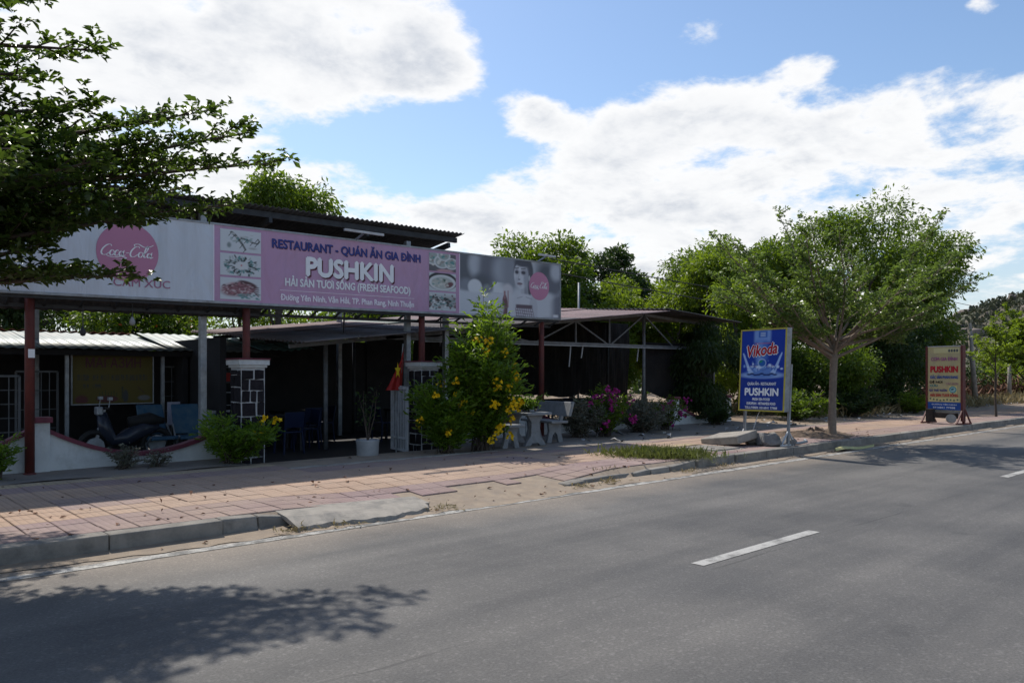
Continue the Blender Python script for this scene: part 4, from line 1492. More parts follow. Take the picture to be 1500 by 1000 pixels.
    MB().bar((12.6, 17.6, .62), (20.6, 17.6, .62), .05, .30).build('back_rail', MT['under'], s)


def build_shop():
    s = thing('shop', (4.0, 17.0, .05), 'low dark shop shed with white corrugated roof behind the scalloped wall', 'building')
    xs = [-1.0, 0.4, 1.8, 3.2, 4.55, 5.5, 6.5, 7.3]
    for i in range(len(xs) - 1):
        mt = MT['roof_white']
        a, d = xs[i], xs[i + 1] + .08
        dz = .012 * (i % 2)
        yk = 18.7 if i < 5 else 18.2
        corrugated('roof_sheet', (a, 15.95, 2.02 + dz), (d, 15.95, 2.02 + dz), (a, yk, 2.44 + dz), (d, yk, 2.44 + dz), .19, .010, mt, s, rows=2)
    corrugated('roof_sheet', (7.25, 15.7, 2.05), (8.3, 15.4, 2.10), (7.25, 18.3, 2.46), (8.9, 18.3, 2.5), .16, .02, MT['roof_teal'], s, rows=3, wob=.02)
    corrugated('ridge_sheet', (-1, 18.55, 2.46), (5.5, 18.55, 2.46), (-1, 19.3, 2.42), (5.5, 19.3, 2.42), .19, .02, MT['roof_red'], s, rows=1)
    MB().box(-1, 8.1, 16.02, 16.08, 1.90, 2.0).build('eave_beam', MT['under'], s)
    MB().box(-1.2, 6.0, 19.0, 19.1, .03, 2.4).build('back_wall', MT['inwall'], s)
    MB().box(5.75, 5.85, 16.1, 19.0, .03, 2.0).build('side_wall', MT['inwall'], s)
    for x in (1.2, 3.68, 5.38, 7.2):
        MB().box(x - .03, x + .03, 16.15, 16.21, .03, 1.92).build('post', MT['steel'], s)
    # lattice screens of welded bars
    def lattice(x0, x1, y, z0, z1, nx, nz, mt):
        fr = MB()
        for x in (x0, x1):
            fr.bar((x, y, z0), (x, y, z1), .035)
        for z in (z0, z1):
            fr.bar((x0, y, z), (x1, y, z), .035)
        f = fr.build('lattice_frame', mt, s)
        for i in range(1, nx):
            x = x0 + (x1 - x0) * i / nx
            MB().bar((x, y, z0), (x, y, z1), .014).build('bar', mt, f)
        for i in range(1, nz):
            z = z0 + (z1 - z0) * i / nz
            MB().bar((x0, y + .014, z), (x1, y + .014, z), .014).build('bar', mt, f)
    lattice(1.4, 2.75, 15.2, .12, 1.52, 9, 6, MT['dimsteel'])
    lattice(2.95, 3.62, 16.6, .2, 1.6, 5, 4, MT['dimsteel'])
    lattice(5.5, 6.9, 16.6, .2, 1.7, 7, 5, MT['dimsteel'])
    # shop name board
    b = thing('shop_sign', (4.5, 16.3, 1.0), 'yellow shop board with dark Cyrillic lettering hanging under the shed roof', 'sign')
    F = frame((3.80, 16.30, .99), (1, 0, 0), (0, -1, 0))
    W, H = 1.43, .95
    MB().fbox(F, 0, W, 0, H, -.03, 0).build('board', MT['shop_yellow_shaded'], b)
    for (a, c, d, e) in ((-.02, W + .02, -.02, .0), (-.02, W + .02, H, H + .02), (-.02, 0, 0, H), (W, W + .02, 0, H)):
        MB().fbox(F, a, c, d, e, -.035, .01).build('frame_rail', MT['steel'], b)
    put_text(F, W / 2, .69, .006, 'МАГАЗИН', .26, MT['ink_dark'], b, .98, .002)
    p = Print(200, 52, (.098, .077, .013))  # same board yellow, its shade put into the print colours
    rng = np.random.default_rng(9)
    def scribble(u0, u1, v0, v1):            # lines of small lettering, too faint to read
        u = u0
        while u < u1:
            k = rng.integers(4)
            p.rect(u, u + .005, v0, v1, (.035, .038, .055), .0025)
            if k < 3:
                p.rect(u + .012, u + .017, v0, v1, (.035, .038, .055), .0025)
                vv = (v0, v1 - .035, (v0 + v1) / 2)[k]
                p.rect(u, u + .017, vv, vv + .035, (.035, .038, .055), .006)
            u += .024
    for (u, ww) in ((.12, .14), (.27, .06), (.39, .1), (.55, .15), (.71, .1), (.87, .16)):
        scribble(u - ww / 2, u + ww / 2, .70, .86)
    scribble(.12, .19, .46, .58)
    scribble(.24, .36, .46, .58)
    p.ell(.10, .1, .08, .14, (.10, .03, .03), .3)
    p.ell(.42, .12, .14, .11, (.09, .03, .03), .2)
    for k in range(7):
        p.line((.33 + k * .035, .2), (.32 + k * .037, .3 + .04 * (k % 3)), .02, (.05, .06, .02))
    p.rect(.605, .625, .12, .5, (.04, .045, .03), .01)
    p.ell(.655, .2, .035, .2, (.05, .05, .05), .25)
    p.line((.82, .48), (.90, .3), .03, (.08, .05, .02))
    p.ell(.90, .14, .08, .08, (.15, .15, .15), .3)
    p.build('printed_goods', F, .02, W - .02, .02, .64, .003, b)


def scallop(x, xa, xb, zend, zmid):
    u = (x - xa) / (xb - xa) * 2 - 1
    return zmid + (zend - zmid) * abs(u) ** 1.9


def wall_run(name, spans, piers, label, y0=12.72, y1=12.84, pier_h=.94):
    """garden wall: sagging bays between square piers, maroon coping"""
    x0 = min(s[0] for s in spans)
    w = thing(name, (x0, y0, .05), label, 'wall')
    for (xa, xb, za, zm, zb_) in spans:
        n = 26
        xs = [xa + (xb - xa) * i / n for i in range(n + 1)]
        def top(x):
            u = (x - xa) / (xb - xa) * 2 - 1
            return zm + ((za if u < 0 else zb_) - zm) * abs(u) ** 1.8
        poly = [(xa, .02)] + [(xb, .02)] + [(x, top(x)) for x in reversed(xs)]
        # panel as quads so that the curve stays clean
        m = MB()
        c = MB()
        for i in range(n):
            a, b = xs[i], xs[i + 1]
            m.hexa([(a, y0, .02), (b, y0, .02), (b, y1, .02), (a, y1, .02), (a, y0, top(a)), (b, y0, top(b)), (b, y1, top(b)), (a, y1, top(a))])
            c.hexa([(a, y0 - .035, top(a)), (b, y0 - .035, top(b)), (b, y1 + .035, top(b)), (a, y1 + .035, top(a)), (a, y0 - .035, top(a) + .065), (b, y0 - .035, top(b) + .065), (b, y1 + .035, top(b) + .065), (a, y1 + .035, top(a) + .065)])
        me = m.mesh('bay')
        bm = bmesh.new()
        bm.from_mesh(me)
        bmesh.ops.remove_doubles(bm, verts=bm.verts, dist=1e-4)
        bm.to_mesh(me)
        bm.free()
        link('bay', me, MT['wallw'], w)
        me = c.mesh('coping')
        bm = bmesh.new()
        bm.from_mesh(me)
        bmesh.ops.remove_doubles(bm, verts=bm.verts, dist=1e-4)
        bm.to_mesh(me)
        bm.free()
        link('coping', me, MT['maroon'], w)
    for x in piers:
        p = MB().box(x - .12, x + .12, y0 - .05, y1 + .05, .02, pier_h - .08).build('pier', MT['wallw'], w, bevel=.006)
        MB().box(x - .15, x + .15, y0 - .08, y1 + .08, pier_h - .08, pier_h).build('pier_cap', MT['maroon'], p, bevel=.006)
    return w


def build_walls():
    wall_run('garden_wall', [(-2.6, -.1, .72, .34, .72), (.06, 2.43, .72, .34, .72), (2.67, 5.27, .70, .30, .66)], (-.02, 2.55),
             'white scalloped garden wall with maroon coping in front of the shop')
    wall_run('garden_wall', [(9.30, 12.05, .66, .34, .70), (12.29, 14.96, .70, .34, .70), (15.2, 17.58, .70, .32, .70), (17.82, 20.2, .70, .30, .70)], (12.17, 15.08, 17.7, 20.3),
             'white scalloped garden wall behind the bench and bougainvillea')


def build_pillars():
    for x0, lab, seed in ((5.285, 'dark stone gate pillar with white joints beside the shop wall', 3), (8.85, 'dark stone gate pillar with white joints behind the yellow-flowered bush', 7)):
        rng = random.Random(seed)
        W, y0 = .40, 12.23
        p = thing('gate_pillar', (x0 + W / 2, y0 + W / 2, .03), lab, 'pillar', 'gate pillars')
        MB().box(x0, x0 + W, y0, y0 + W, .0, 1.66).build('mortar_core', MT['mortar'], p)
        # random rubble facing, every stone its own piece, on the front and both sides
        for face in ('front', 'left', 'right'):
            z = .02
            while z < 1.60:
                h = rng.uniform(.15, .27)
                h = min(h, 1.62 - z)
                if 1.62 - z - h < .08:
                    h = 1.62 - z
                cut = rng.choice([(.5,), (.62,), (.38,), (.34, .68), (.45,)])
                us = [0.0] + [c + rng.uniform(-.05, .05) for c in cut] + [1.0]
                for i in range(len(us) - 1):
                    g = .005
                    a, b = us[i] * W + g, us[i + 1] * W - g
                    j = lambda: rng.uniform(-.014, .014)
                    q = [(a + abs(j()), z + g + j() * .6), (b - abs(j()), z + g + j() * .6), (b - abs(j()), z + h - g + j() * .6), (a + abs(j()), z + h - g + j() * .6)]
                    if rng.random() < .4:
                        q.insert(3, ((a + b) / 2, z + h - g + .008))
                    dep = rng.uniform(.010, .020)
                    n = len(q)
                    def pt(u, zz, o):
                        if face == 'front':
                            return (x0 + u, y0 - o, zz)
                        if face == 'left':
                            return (x0 - o, y0 + u, zz)
                        return (x0 + W + o, y0 + u, zz)
                    cu, cz = sum(k[0] for k in q) / n, sum(k[1] for k in q) / n
                    vs_ = [pt(u, zz, -.004) for u, zz in q] + [pt(cu + (u - cu) * .93, cz + (zz - cz) * .93, dep) for u, zz in q]
                    fs = [tuple(range(n, 2 * n))] + [(k, (k + 1) % n, n + (k + 1) % n, n + k) for k in range(n)]
                    MB().add(vs_, fs).build('stone', MT['stone'], p)
                z += h
        c = MB().box(x0 - .03, x0 + W + .03, y0 - .03, y0 + W + .03, 1.66, 1.70).box(x0 - .06, x0 + W + .06, y0 - .06, y0 + W + .06, 1.70, 1.785).build('cap', MT['wallw'], p, bevel=.004)
        MB().box(x0 - .07, x0 + W + .07, y0 - .07, y0 + W + .07, 1.785, 1.81).build('cap_edge', MT['maroon'], c)


def build_gate():
    # leaf folded inwards beside the right-hand pillar
    g = thing('gate_leaf', (8.82, 12.3, .06), 'white barred gate leaf standing open beside the pillar', 'gate')
    F = frame((8.58, 12.32, .07), (.2, 1, 0), (-1, .2, 0))
    L, H = .75, 1.24
    fr = MB()
    for u in (0, L):
        fr.fbox(F, u - .02, u + .02, 0, H, -.02, .02)
    for v in (.02, .25, H - .03):
        fr.fbox(F, 0, L, v - .02, v + .02, -.015, .015)
    fr.build('gate_frame', MT['whitesteel'], g)
    for i in range(1, 9):
        u = L * i / 9
        MB().fbox(F, u - .011, u + .011, .03, H + .02 * math.sin(i * 3.14159 / 9), -.008, .008).build('bar', MT['whitesteel'], g)
    # flag on a pole behind the pillar
    f = thing('flag', (8.62, 12.75, .05), 'red flag with a yellow star hanging limp beside the pillar', 'flag')
    m = MB()
    m.tube([(8.62, 12.75, .03), (8.78, 12.75, 2.15)], .014, 8)
    m.build('pole', MT['steel'], f, fix=False)
    m = MB()
    nu, nv = 10, 14
    for j in range(nv + 1):
        for i in range(nu + 1):
            u, v = i / nu, j / nv
            top = Vector((8.775, 12.72, 2.10))
            m.v.append((top.x - .08 * v * (0.4 + u) - .30 * u * v - .03 * u + .02 * math.sin(u * 12 + v * 3), top.y + .03 * math.sin(u * 14 + v * 2), top.z - .86 * v - .22 * u * (1 - v) * 1.3))
    for j in range(nv):
        for i in range(nu):
            a = j * (nu + 1) + i
            m.f.append((a, a + 1, a + nu + 2, a + nu + 1))
    m.smooth = True
    cl = m.build('cloth', MT['red'], f, fix=False)
    m = MB()
    pts = []
    for k in range(10):
        r = .13 if k % 2 == 0 else .055
        a = PI / 2 + k * PI / 5
        pts.append((8.60 + r * math.cos(a) * .55, 12.664, 1.62 + r * math.sin(a) * 1.3))
    m.add(pts, [tuple(range(10))]).build('star', MT['gold'], cl, fix=False)


build_hoarding()
build_canopies()
build_shop()
build_walls()
build_pillars()
build_gate()
# ================================================================== THINGS ON AND BEHIND THE PAVEMENT
def build_seats():
    # precast table
    t = thing('concrete_table', (10.73, 11.35, .15), 'grey concrete table with splayed pedestal beside the yellow bush', 'table')
    F = frame((10.73, 11.35, .15), (.12, 1, 0), (1, -.12, 0))
    m = MB()
    m.fbox(F, -.52, .52, .60, .655, -.30, .30)
    m.build('table_top', MT['bench'], t, bevel=.012)
    for u in (-.34, .34):
        poly = [(-.26, 0), (-.12, 0), (-.07, .05), (.07, .05), (.12, 0), (.26, 0), (.20, .10), (.11, .20), (.10, .46), (.20, .60), (-.20, .60), (-.10, .46), (-.11, .20), (-.20, .10)]
        m = MB()
        n = len(poly)
        m.v = [tuple(F(u - .04, z, x)) for x, z in poly] + [tuple(F(u + .04, z, x)) for x, z in poly]
        m.f = [tuple(range(n)), tuple(reversed(range(n, 2 * n)))] + [(i, i + n, (i + 1) % n + n, (i + 1) % n) for i in range(n)]
        m.build('pedestal', MT['bench'], t, bevel=.008)

    def bench(base, U, back, label):
        b = thing('concrete_bench', base, label, 'bench', 'concrete benches at the table')
        U = Vector(U).normalized()
        N = Vector((U.y, -U.x, 0))              # towards the backrest side
        F = frame(base, U, N)
        L = .62
        MB().fbox(F, -L, L, .405, .455, -.20, .20).build('seat', MT['bench'], b, bevel=.014)
        for u in (-.40, .40):
            poly = [(-.20, 0), (-.09, 0), (-.05, .16), (.0, .22), (.05, .16), (.09, 0), (.20, 0), (.14, .24), (.16, .405), (-.16, .405), (-.14, .24)]
            m = MB()
            n = len(poly)
            m.v = [tuple(F(u - .04, z, x)) for x, z in poly] + [tuple(F(u + .04, z, x)) for x, z in poly]
            m.f = [tuple(range(n)), tuple(reversed(range(n, 2 * n)))] + [(i, i + n, (i + 1) % n + n, (i + 1) % n) for i in range(n)]
            m.build('leg', MT['bench'], b, bevel=.008)
        if back:
            m = MB()
            q = lambda u, v, n: F(u, v, n + (v - .45) * .30)
            m.fbox(q, -L - .02, L + .02, .54, .83, .17, .235)
            m.build('backrest', MT['bench'], b, bevel=.012)
            for u in (-.40, .40):
                MB().fbox(q, u - .035, u + .035, .38, .56, .12, .185).build('back_support', MT['bench'], b)
    bench((11.55, 11.62, .15), (.22, 1, 0), True, 'grey concrete bench with a backrest facing the table')
    bench((9.98, 11.30, .15), (.10, 1, 0), False, 'backless grey concrete bench half hidden by the yellow bush')


def build_blue_sign():
    Rg, Lg = Vector((13.94, 7.50, .163)), Vector((14.05, 8.55, .16))
    s = thing('street_sign', (13.94, 7.95, .16), 'blue advertising sign for a drink and restaurant on steel legs at the kerb', 'sign')
    U = (Rg - Lg).normalized()
    N = Vector((U.y, -U.x, 0))
    if N.dot(Vector((-1, -.6, 0))) < 0:
        N = -N
    F = frame(Lg, U, N, (0, 0, 1))
    tilt = .035
    G = lambda u, v, n: F(u - tilt * 0 + (v - .7) * .045, v, n)     # leans a little along the kerb
    W = (Rg - Lg).length
    z0, z1 = .66, 2.28
    MB().fbox(G, .0, W, z0, z1, -.16, 0.0).build('case', MT['steel'], s, bevel=.006)
    MB().fbox(G, .028, W - .028, z0 + .028, z1 - .028, 0.0, .004).build('face_sheet', MT['blue'], s)
    for (a, b, c, d) in ((0, W, z0, z0 + .028), (0, W, z1 - .028, z1), (0, .028, z0 + .028, z1 - .028), (W - .028, W, z0 + .028, z1 - .028)):
        MB().fbox(G, a, b, c, d, .001, .014).build('edge_strip', MT['yellow_frame'], s)
    # printed bottle and splash
    bl = (.012, .045, .33)
    p = Print(80, 88, bl)
    pale = (.28, .42, .74)
    p.rect(.30, .68, .76, 1.1, (.20, .33, .66), .04)
    p.rect(.34, .62, .4, .80, (.07, .17, .52), .06)
    p.rect(.37, .50, .30, .80, (.16, .30, .66), .05)
    p.rect(.40, .60, .86, .99, (.04, .13, .45), .015)
    for k in range(3):
        p.rect(.44, .56, .885 + k * .03, .90 + k * .03, (.5, .6, .75), .01)
    p.rect(.32, .68, .735, .75, (.45, .12, .2), .008)
    p.ell(.5, .10, .50, .065, (.30, .45, .75), .35)
    p.ell(.5, .14, .36, .10, (.12, .24, .58), .25)
    rng = np.random.default_rng(2)
    for sgn in (-1, 1):
        for k in range(9):
            a = .22 + .02 * k
            p.line((.5 + sgn * (.20 + .012 * k), .14), (.5 + sgn * (.33 + .02 * rng.random() + .012 * k), .30 + .03 * k), .010 + .006 * rng.random(), (.35, .50, .80))
    for k in range(60):
        p.ell(.5 + rng.normal(0, .17), .20 + abs(rng.normal(0, .07)), rng.uniform(.01, .04), rng.uniform(.01, .03), [(.55, .68, .88), (.2, .36, .7), (.1, .2, .5)][rng.integers(3)], .5)
    for k in range(9):
        p.ell(.2 + k * .075, .115 + .015 * math.sin(k * 2), .05, .016, (.008, .02, .10), .4)
    p.ell(.5, .345, .095, .085, (.45, .60, .80), .08)
    p.ell(.5, .345, .08, .07, (.02, .12, .40), .08)
    p.ell(.47, .375, .045, .02, (.02, .26, .12), .3, .4)
    p.build('printed_picture', G, .03, W - .03, z0 + .62, z1 - .03, .006, s)
    cx = W / 2
    put_text(G, cx + .0, z0 + 1.10, .009, 'Vikoda', .32, MT['ink_white'], s, .68, .022, .28, .10, name='brand_word')
    put_text(G, cx + .0, z0 + 1.105, .014, 'Vikoda', .31, MT['ink_red'], s, .665, .008, .28, .10, name='brand_word')
    for (txt, v, sz, w, b) in (('QUÁN ĂN - RESTAURANT', .515, .078, .66, .0025), ('PUSHKIN', .315, .20, .76, .009), ('FRESH SEA FOOD', .215, .070, .40, .0025), ('EUROPEAN - VIETNAMESE FOOD', .130, .070, .66, .0025), ('TELL/VIBER: 0316841 77988', .050, .062, .74, .002)):
        put_text(G, cx, z0 + v, .008, txt, sz, MT['ink_white'], s, w, b)
    put_text(G, cx - .19, z0 + .865, .008, 'TINH TÚY', .05, MT['ink_white'], s, .17, .0)
    put_text(G, cx + .19, z0 + .865, .008, 'TỰ NHIÊN', .05, MT['ink_white'], s, .17, .0)
    for u, nm in ((.02, 'leg'), (W - .02, 'leg')):
        l = MB().fbox(G, u - .022, u + .022, 0, z1 - .7, -.215, -.165).build('leg', MT['steel'], s)
        for sg in (-1, 1):
            MB().bar(G(u, .30, -.19), G(u, .03, -.19 + sg * .20), .026).build('brace', MT['whitesteel'], l)
        MB().bar(G(u, .02, -.42), G(u, .02, .04), .03).build('foot', MT['whitesteel'], l)
    MB().tube([G(.45, z0, -.08), G(.42, z0 - .08, -.06), G(.36, .30, -.02), G(.30, .02, .02)], .008, 5).build('cable', MT['whitesteel'], s)


def rockmesh(seed, subdiv=2, rough=.25):
    rng = np.random.default_rng(seed)
    bm = bmesh.new()
    bmesh.ops.create_icosphere(bm, subdivisions=subdiv, radius=1)
    ks = rng.normal(0, 1, (9, 3))
    ph = rng.uniform(0, 6, 9)
    for v in bm.verts:
        d = v.co.normalized()
        s = 1 + sum(rough * .22 * math.sin(2.4 * (k[0] * d.x + k[1] * d.y + k[2] * d.z) * (1 + i * .25) + ph[i]) for i, k in enumerate(ks))
        v.co = Vector((max(-.8, min(.8, d.x * s)), max(-.8, min(.8, d.y * s)), max(-.75, min(.7, d.z * s))))
    me = bpy.data.meshes.new('lump')
    bm.to_mesh(me)
    bm.free()
    return me


def build_rubble():
    m = MB()
    c = Vector((13.62, 8.50, .285))
    m.obox(c, (.62, .92, .16), R(-6), R(-7), R(-9))
    o = m.build('concrete_slab', MT['concrete'], base=c, bevel=.02)
    tag(o, 'broken flat concrete slab lying in front of the blue sign', 'slab')
    data = [((14.05, 8.20, .25), (.24, .20, .15), 'grey concrete lump next to the flat slab'), ((13.98, 7.95, .26), (.22, .20, .18), 'dark angular rubble lump between the sign legs'),
            ((13.92, 7.76, .25), (.22, .16, .16), 'rounded rubble lump closest to the front sign leg'), ((14.35, 8.10, .25), (.42, .15, .11), 'long flat rubble piece behind the lumps under the sign'),
            ((14.30, 7.62, .23), (.17, .15, .12), 'small rubble lump just past the front sign leg')]
    for i, (p, sc, lab) in enumerate(data):
        me = rockmesh(30 + i, 3)
        o = bpy.data.objects.new('rubble', me)
        COL.objects.link(o)
        me.materials.append(MT['concrete'] if i in (0, 3) else M('rubble_dark', (.22, .21, .20), (.13, .125, .12), 8, .95, .5, 30))
        o.location = p
        o.scale = sc
        o.rotation_euler = (.2 * i, .1, 1.1 * i)
        tag(o, lab, 'rubble', 'rubble under the blue sign')
    # bent pipe and scraps by the kerb
    m = MB()
    m.smooth = True
    m.tube([(14.25, 7.60, .20), (14.55, 7.50, .20), (14.75, 7.46, .22), (14.85, 7.55, .24)], .028, 8)
    tag(m.build('bent_pipe', MT['steel'], base=(14.4, 7.5, .2), fix=False), 'short bent steel pipe lying past the sign leg', 'pipe')
    # manhole: sunk concrete cover in a frame
    h = thing('manhole', (12.75, 8.35, .15), 'square concrete manhole cover with a finger hole set in the pavement', 'manhole')
    MB().box(12.28, 13.22, 7.88, 8.82, .05, .150).build('frame', MT['concrete'], h)
    MB().box(12.36, 13.14, 7.96, 8.74, .06, .172).build('cover', MT['kerb'], h, bevel=.01)
    m = MB()
    m.tube([(12.62, 8.22, .165), (12.62, 8.22, .176)], .04, 12)
    m.build('finger_hole', MT['rubber'], h, fix=False)
    # dug earth round the street tree
    rng = np.random.default_rng(6)
    n = 34
    V, F = [(17.2, 8.5, .27)], []
    rings = 9
    for r in range(1, rings + 1):
        for k in range(n):
            a = 2 * PI * k / n
            rad = r / rings
            rx = (1.05 + .15 * math.sin(3 * a + 1) + .1 * math.sin(5 * a)) * rad
            z = .16 + .11 * (1 - rad) ** .8 + rng.normal(0, .034) * (1 - rad * .7) + (-.04 if r == rings else 0) + .05 * math.sin(a * 2 + 1) * (1 - rad)
            V.append((17.2 + rx * math.cos(a) * 1.15, 8.55 + rx * math.sin(a) * .92, z))
    for k in range(n):
        F.append((0, 1 + k, 1 + (k + 1) % n))
    for r in range(rings - 1):
        for k in range(n):
            a, b = 1 + r * n + k, 1 + r * n + (k + 1) % n
            F.append((a, a + n, b + n, b))
    mb = MB()
    mb.v, mb.f = V, F
    o = mb.build('earth_mound', M('earth', (.17, .12, .085), (.09, .065, .048), 9, .95, .9, 22, dirt=(.28, .22, .16), dscale=4), fix=False)
    tag(o, 'loose dug earth heaped round the street tree', 'earth', kind='stuff')
    # palm sheath fallen in the gutter
    m = MB()
    pts = []
    for i in range(9):
        u = i / 8
        w = .07 * math.sin(min(1, u * 1.3 + .08) * PI) + .012
        x, y = 15.25 + 1.35 * u, 7.12 - .16 * u + .05 * math.sin(u * 4)
        for j in (-1, -.5, 0, .5, 1):
            m.v.append((x + .02 * j, y + j * w, .03 + .05 * (1 - abs(j)) + .02 * math.sin(u * 7)))
    for i in range(8):
        for j in range(4):
            a = i * 5 + j
            m.f.append((a, a + 1, a + 6, a + 5))
    m.smooth = True
    o = m.build('palm_sheath', MT['husk'], base=(15.9, 7.1, .02), fix=False)
    tag(o, 'pale yellow fallen palm sheath lying in the gutter', 'palm sheath')


def build_yellow_sign():
    s = thing('street_sign', (23.6, 7.95, .16), 'yellow restaurant sign in a red frame further along the pavement', 'sign')
    A, B = Vector((23.75, 8.42, .16)), Vector((23.55, 7.45, .16))
    U = (B - A).normalized()
    N = Vector((U.y, -U.x, 0))
    if N.dot(Vector((-1, -.4, 0))) < 0:
        N = -N
    F = frame(A, U, N)
    W = (B - A).length
    z0, z1 = .40, 2.16
    MB().fbox(F, 0.03, W - .03, z0, z1, -.11, 0).build('board', MT['sign_yellow'], s)
    MB().fbox(F, W - .03, W + .03, z0 - .3, z1 + .02, -.13, .012).build('frame_side', MT['redpost'], s)
    MB().fbox(F, -.03, .03, z0 - .3, z1 + .02, -.13, .012).build('frame_side', MT['redpost'], s)
    MB().fbox(F, .03, W - .03, z1, z1 + .02, -.18, .01).build('frame_rail', MT['whitesteel'], s)
    MB().fbox(F, .03, W - .03, z0, z0 + .21, 0, .005).build('blue_band', MT['ink_blue'], s)
    cx = W / 2
    rows = [('CƠM GIA ĐÌNH', 1.37, .135, .74, 'ink_mauve', .004, cx), ('PUSHKIN', 1.05, .235, .76, 'ink_red', .012, cx), ('ĐẶC SẢN PHAN RANG', .87, .11, .78, 'ink_blue', .004, cx), ('DÊ NÚI', .74, .085, .36, 'ink_black', .004, .27),
            ('CÁC MÓN', .70, .075, .34, 'ink_rose', .001, .72), ('CỪU', .64, .085, .22, 'ink_teal', .004, .20), ('GÀ THẢ VƯỜN', .51, .085, .50, 'ink_navy', .004, .33), ('HẢI SẢN TƯƠI SỐNG', .37, .10, .78, 'ink_red', .004, cx)]
    for txt, v, sz, w, mt, b, u in rows:
        put_text(F, u, z0 + v, .008, txt, sz, MT[mt], s, w, b)
    put_text(F, cx, z0 + .13, .008, 'ĐƯỜNG YÊN NINH', .045, MT['ink_white'], s, .7, .001)
    put_text(F, cx, z0 + .04, .008, '0316841 77988', .06, MT['ink_white'], s, .62, .002)
    p = Print(48, 48, (.60, .51, .22))
    p.ell(.5, .5, .45, .45, (.05, .26, .27), .06)
    p.ell(.5, .5, .34, .3, (.30, .45, .45), .2, .4)
    p.ell(.45, .55, .2, .12, (.03, .16, .18), .3, .4)
    p.build('printed_emblem', F, .63, .86, z0 + .46, z0 + .67, .006, s)
    p = Print(80, 12, (.60, .52, .24))
    rng = np.random.default_rng(3)
    for k in range(9):
        p.ell(.06 + k * .11, .5 + rng.normal(0, .1), .035, .22, (.06, .12, .10), .4, rng.normal(0, .2))
    p.build('printed_fish', F, .06, W - .06, z0 + .23, z0 + .34, .006, s)
    p = Print(40, 12, (.58, .52, .26))
    for k in range(4):
        p.ell(.62 + k * .1, .5, .04, .3, (.03, .05, .07), .3)
    p.build('printed_fish', F, .2, W - .06, z1 - .18, z1 - .04, .006, s)
    for u in (0, W):
        l = MB().fbox(F, u - .03, u + .03, 0, .42, -.12, -.06).build('leg', MT['redpost'], s)
        for sg in (-1, 1):
            MB().bar(F(u, .50, -.09), F(u, .04, -.09 + sg * .34), .035).build('brace', MT['redpost'], l)
        MB().bar(F(u, .03, -.46), F(u, .03, .28), .04).build('foot', MT['redpost'], l)
    # what weighs the frame down
    c = F(.48, .22, .06)
    m = MB()
    m.bar(F(.12, .26, .05), F(.88, .24, .05), .16, .16)
    o = m.build('timber_beam', M('old_timber', (.045, .038, .032), (.025, .022, .02), 9, .95, .5, 30), base=c, bevel=.012)
    tag(o, 'old dark timber beam laid across the foot of the yellow sign', 'beam')
    m = MB()
    m.bar(F(.16, .06, .10), F(.16, .42, .10), .16, .2)
    tag(m.build('timber_block', MATS['old_timber'], base=F(.16, .06, .1), bevel=.012), 'upright dark timber block at the foot of the yellow sign', 'block')
    m = MB()
    q = F(.80, .16, .20)
    nn = Vector((-.75, -.45, .45)).normalized()
    m.tube([q, q + nn * .05], .13, 18)
    tag(m.build('round_lid', MT['concrete'], base=q, fix=False), 'round pale disc propped against the foot of the yellow sign', 'disc')


def build_pots():
    p = thing('flower_pot', (7.35, 11.75, .03), 'round white pot with a thin bare shrub in the dark gateway', 'pot')
    m = MB()
    m.smooth = True
    m.lathe((7.35, 11.75, .03), [(.001, 0), (.165, 0), (.185, .05), (.195, .30), (.205, .36), (.205, .385), (.175, .385), (.17, .33), (.001, .33)], 22)
    m.build('pot', MT['potwhite'], p, fix=False)
    rng = np.random.default_rng(5)
    tubes, P, D = [], [], []
    for k in range(5):
        a = rng.uniform(0, 6.28)
        e = Vector((7.35 + .16 * math.cos(a), 11.75 + .16 * math.sin(a), rng.uniform(.8, 1.35)))
        s0 = Vector((7.35, 11.75, .36))
        mid = s0.lerp(e, .5) + Vector((rng.normal(0, .05), rng.normal(0, .05), 0))
        tubes.append(([s0, mid, e], [.012, .008, .003], 5))
        for j in range(26):
            u = rng.uniform(.35, 1)
            P.append(tuple(s0.lerp(e, u) + Vector(rng.normal(0, .06, 3))))
            D.append(tuple(rng.normal(0, 1, 3)))
    finish_tree(p, tubes, P, D, LF['dark'], .07, .4, rng, MT['bark'], .3, 'leaves')




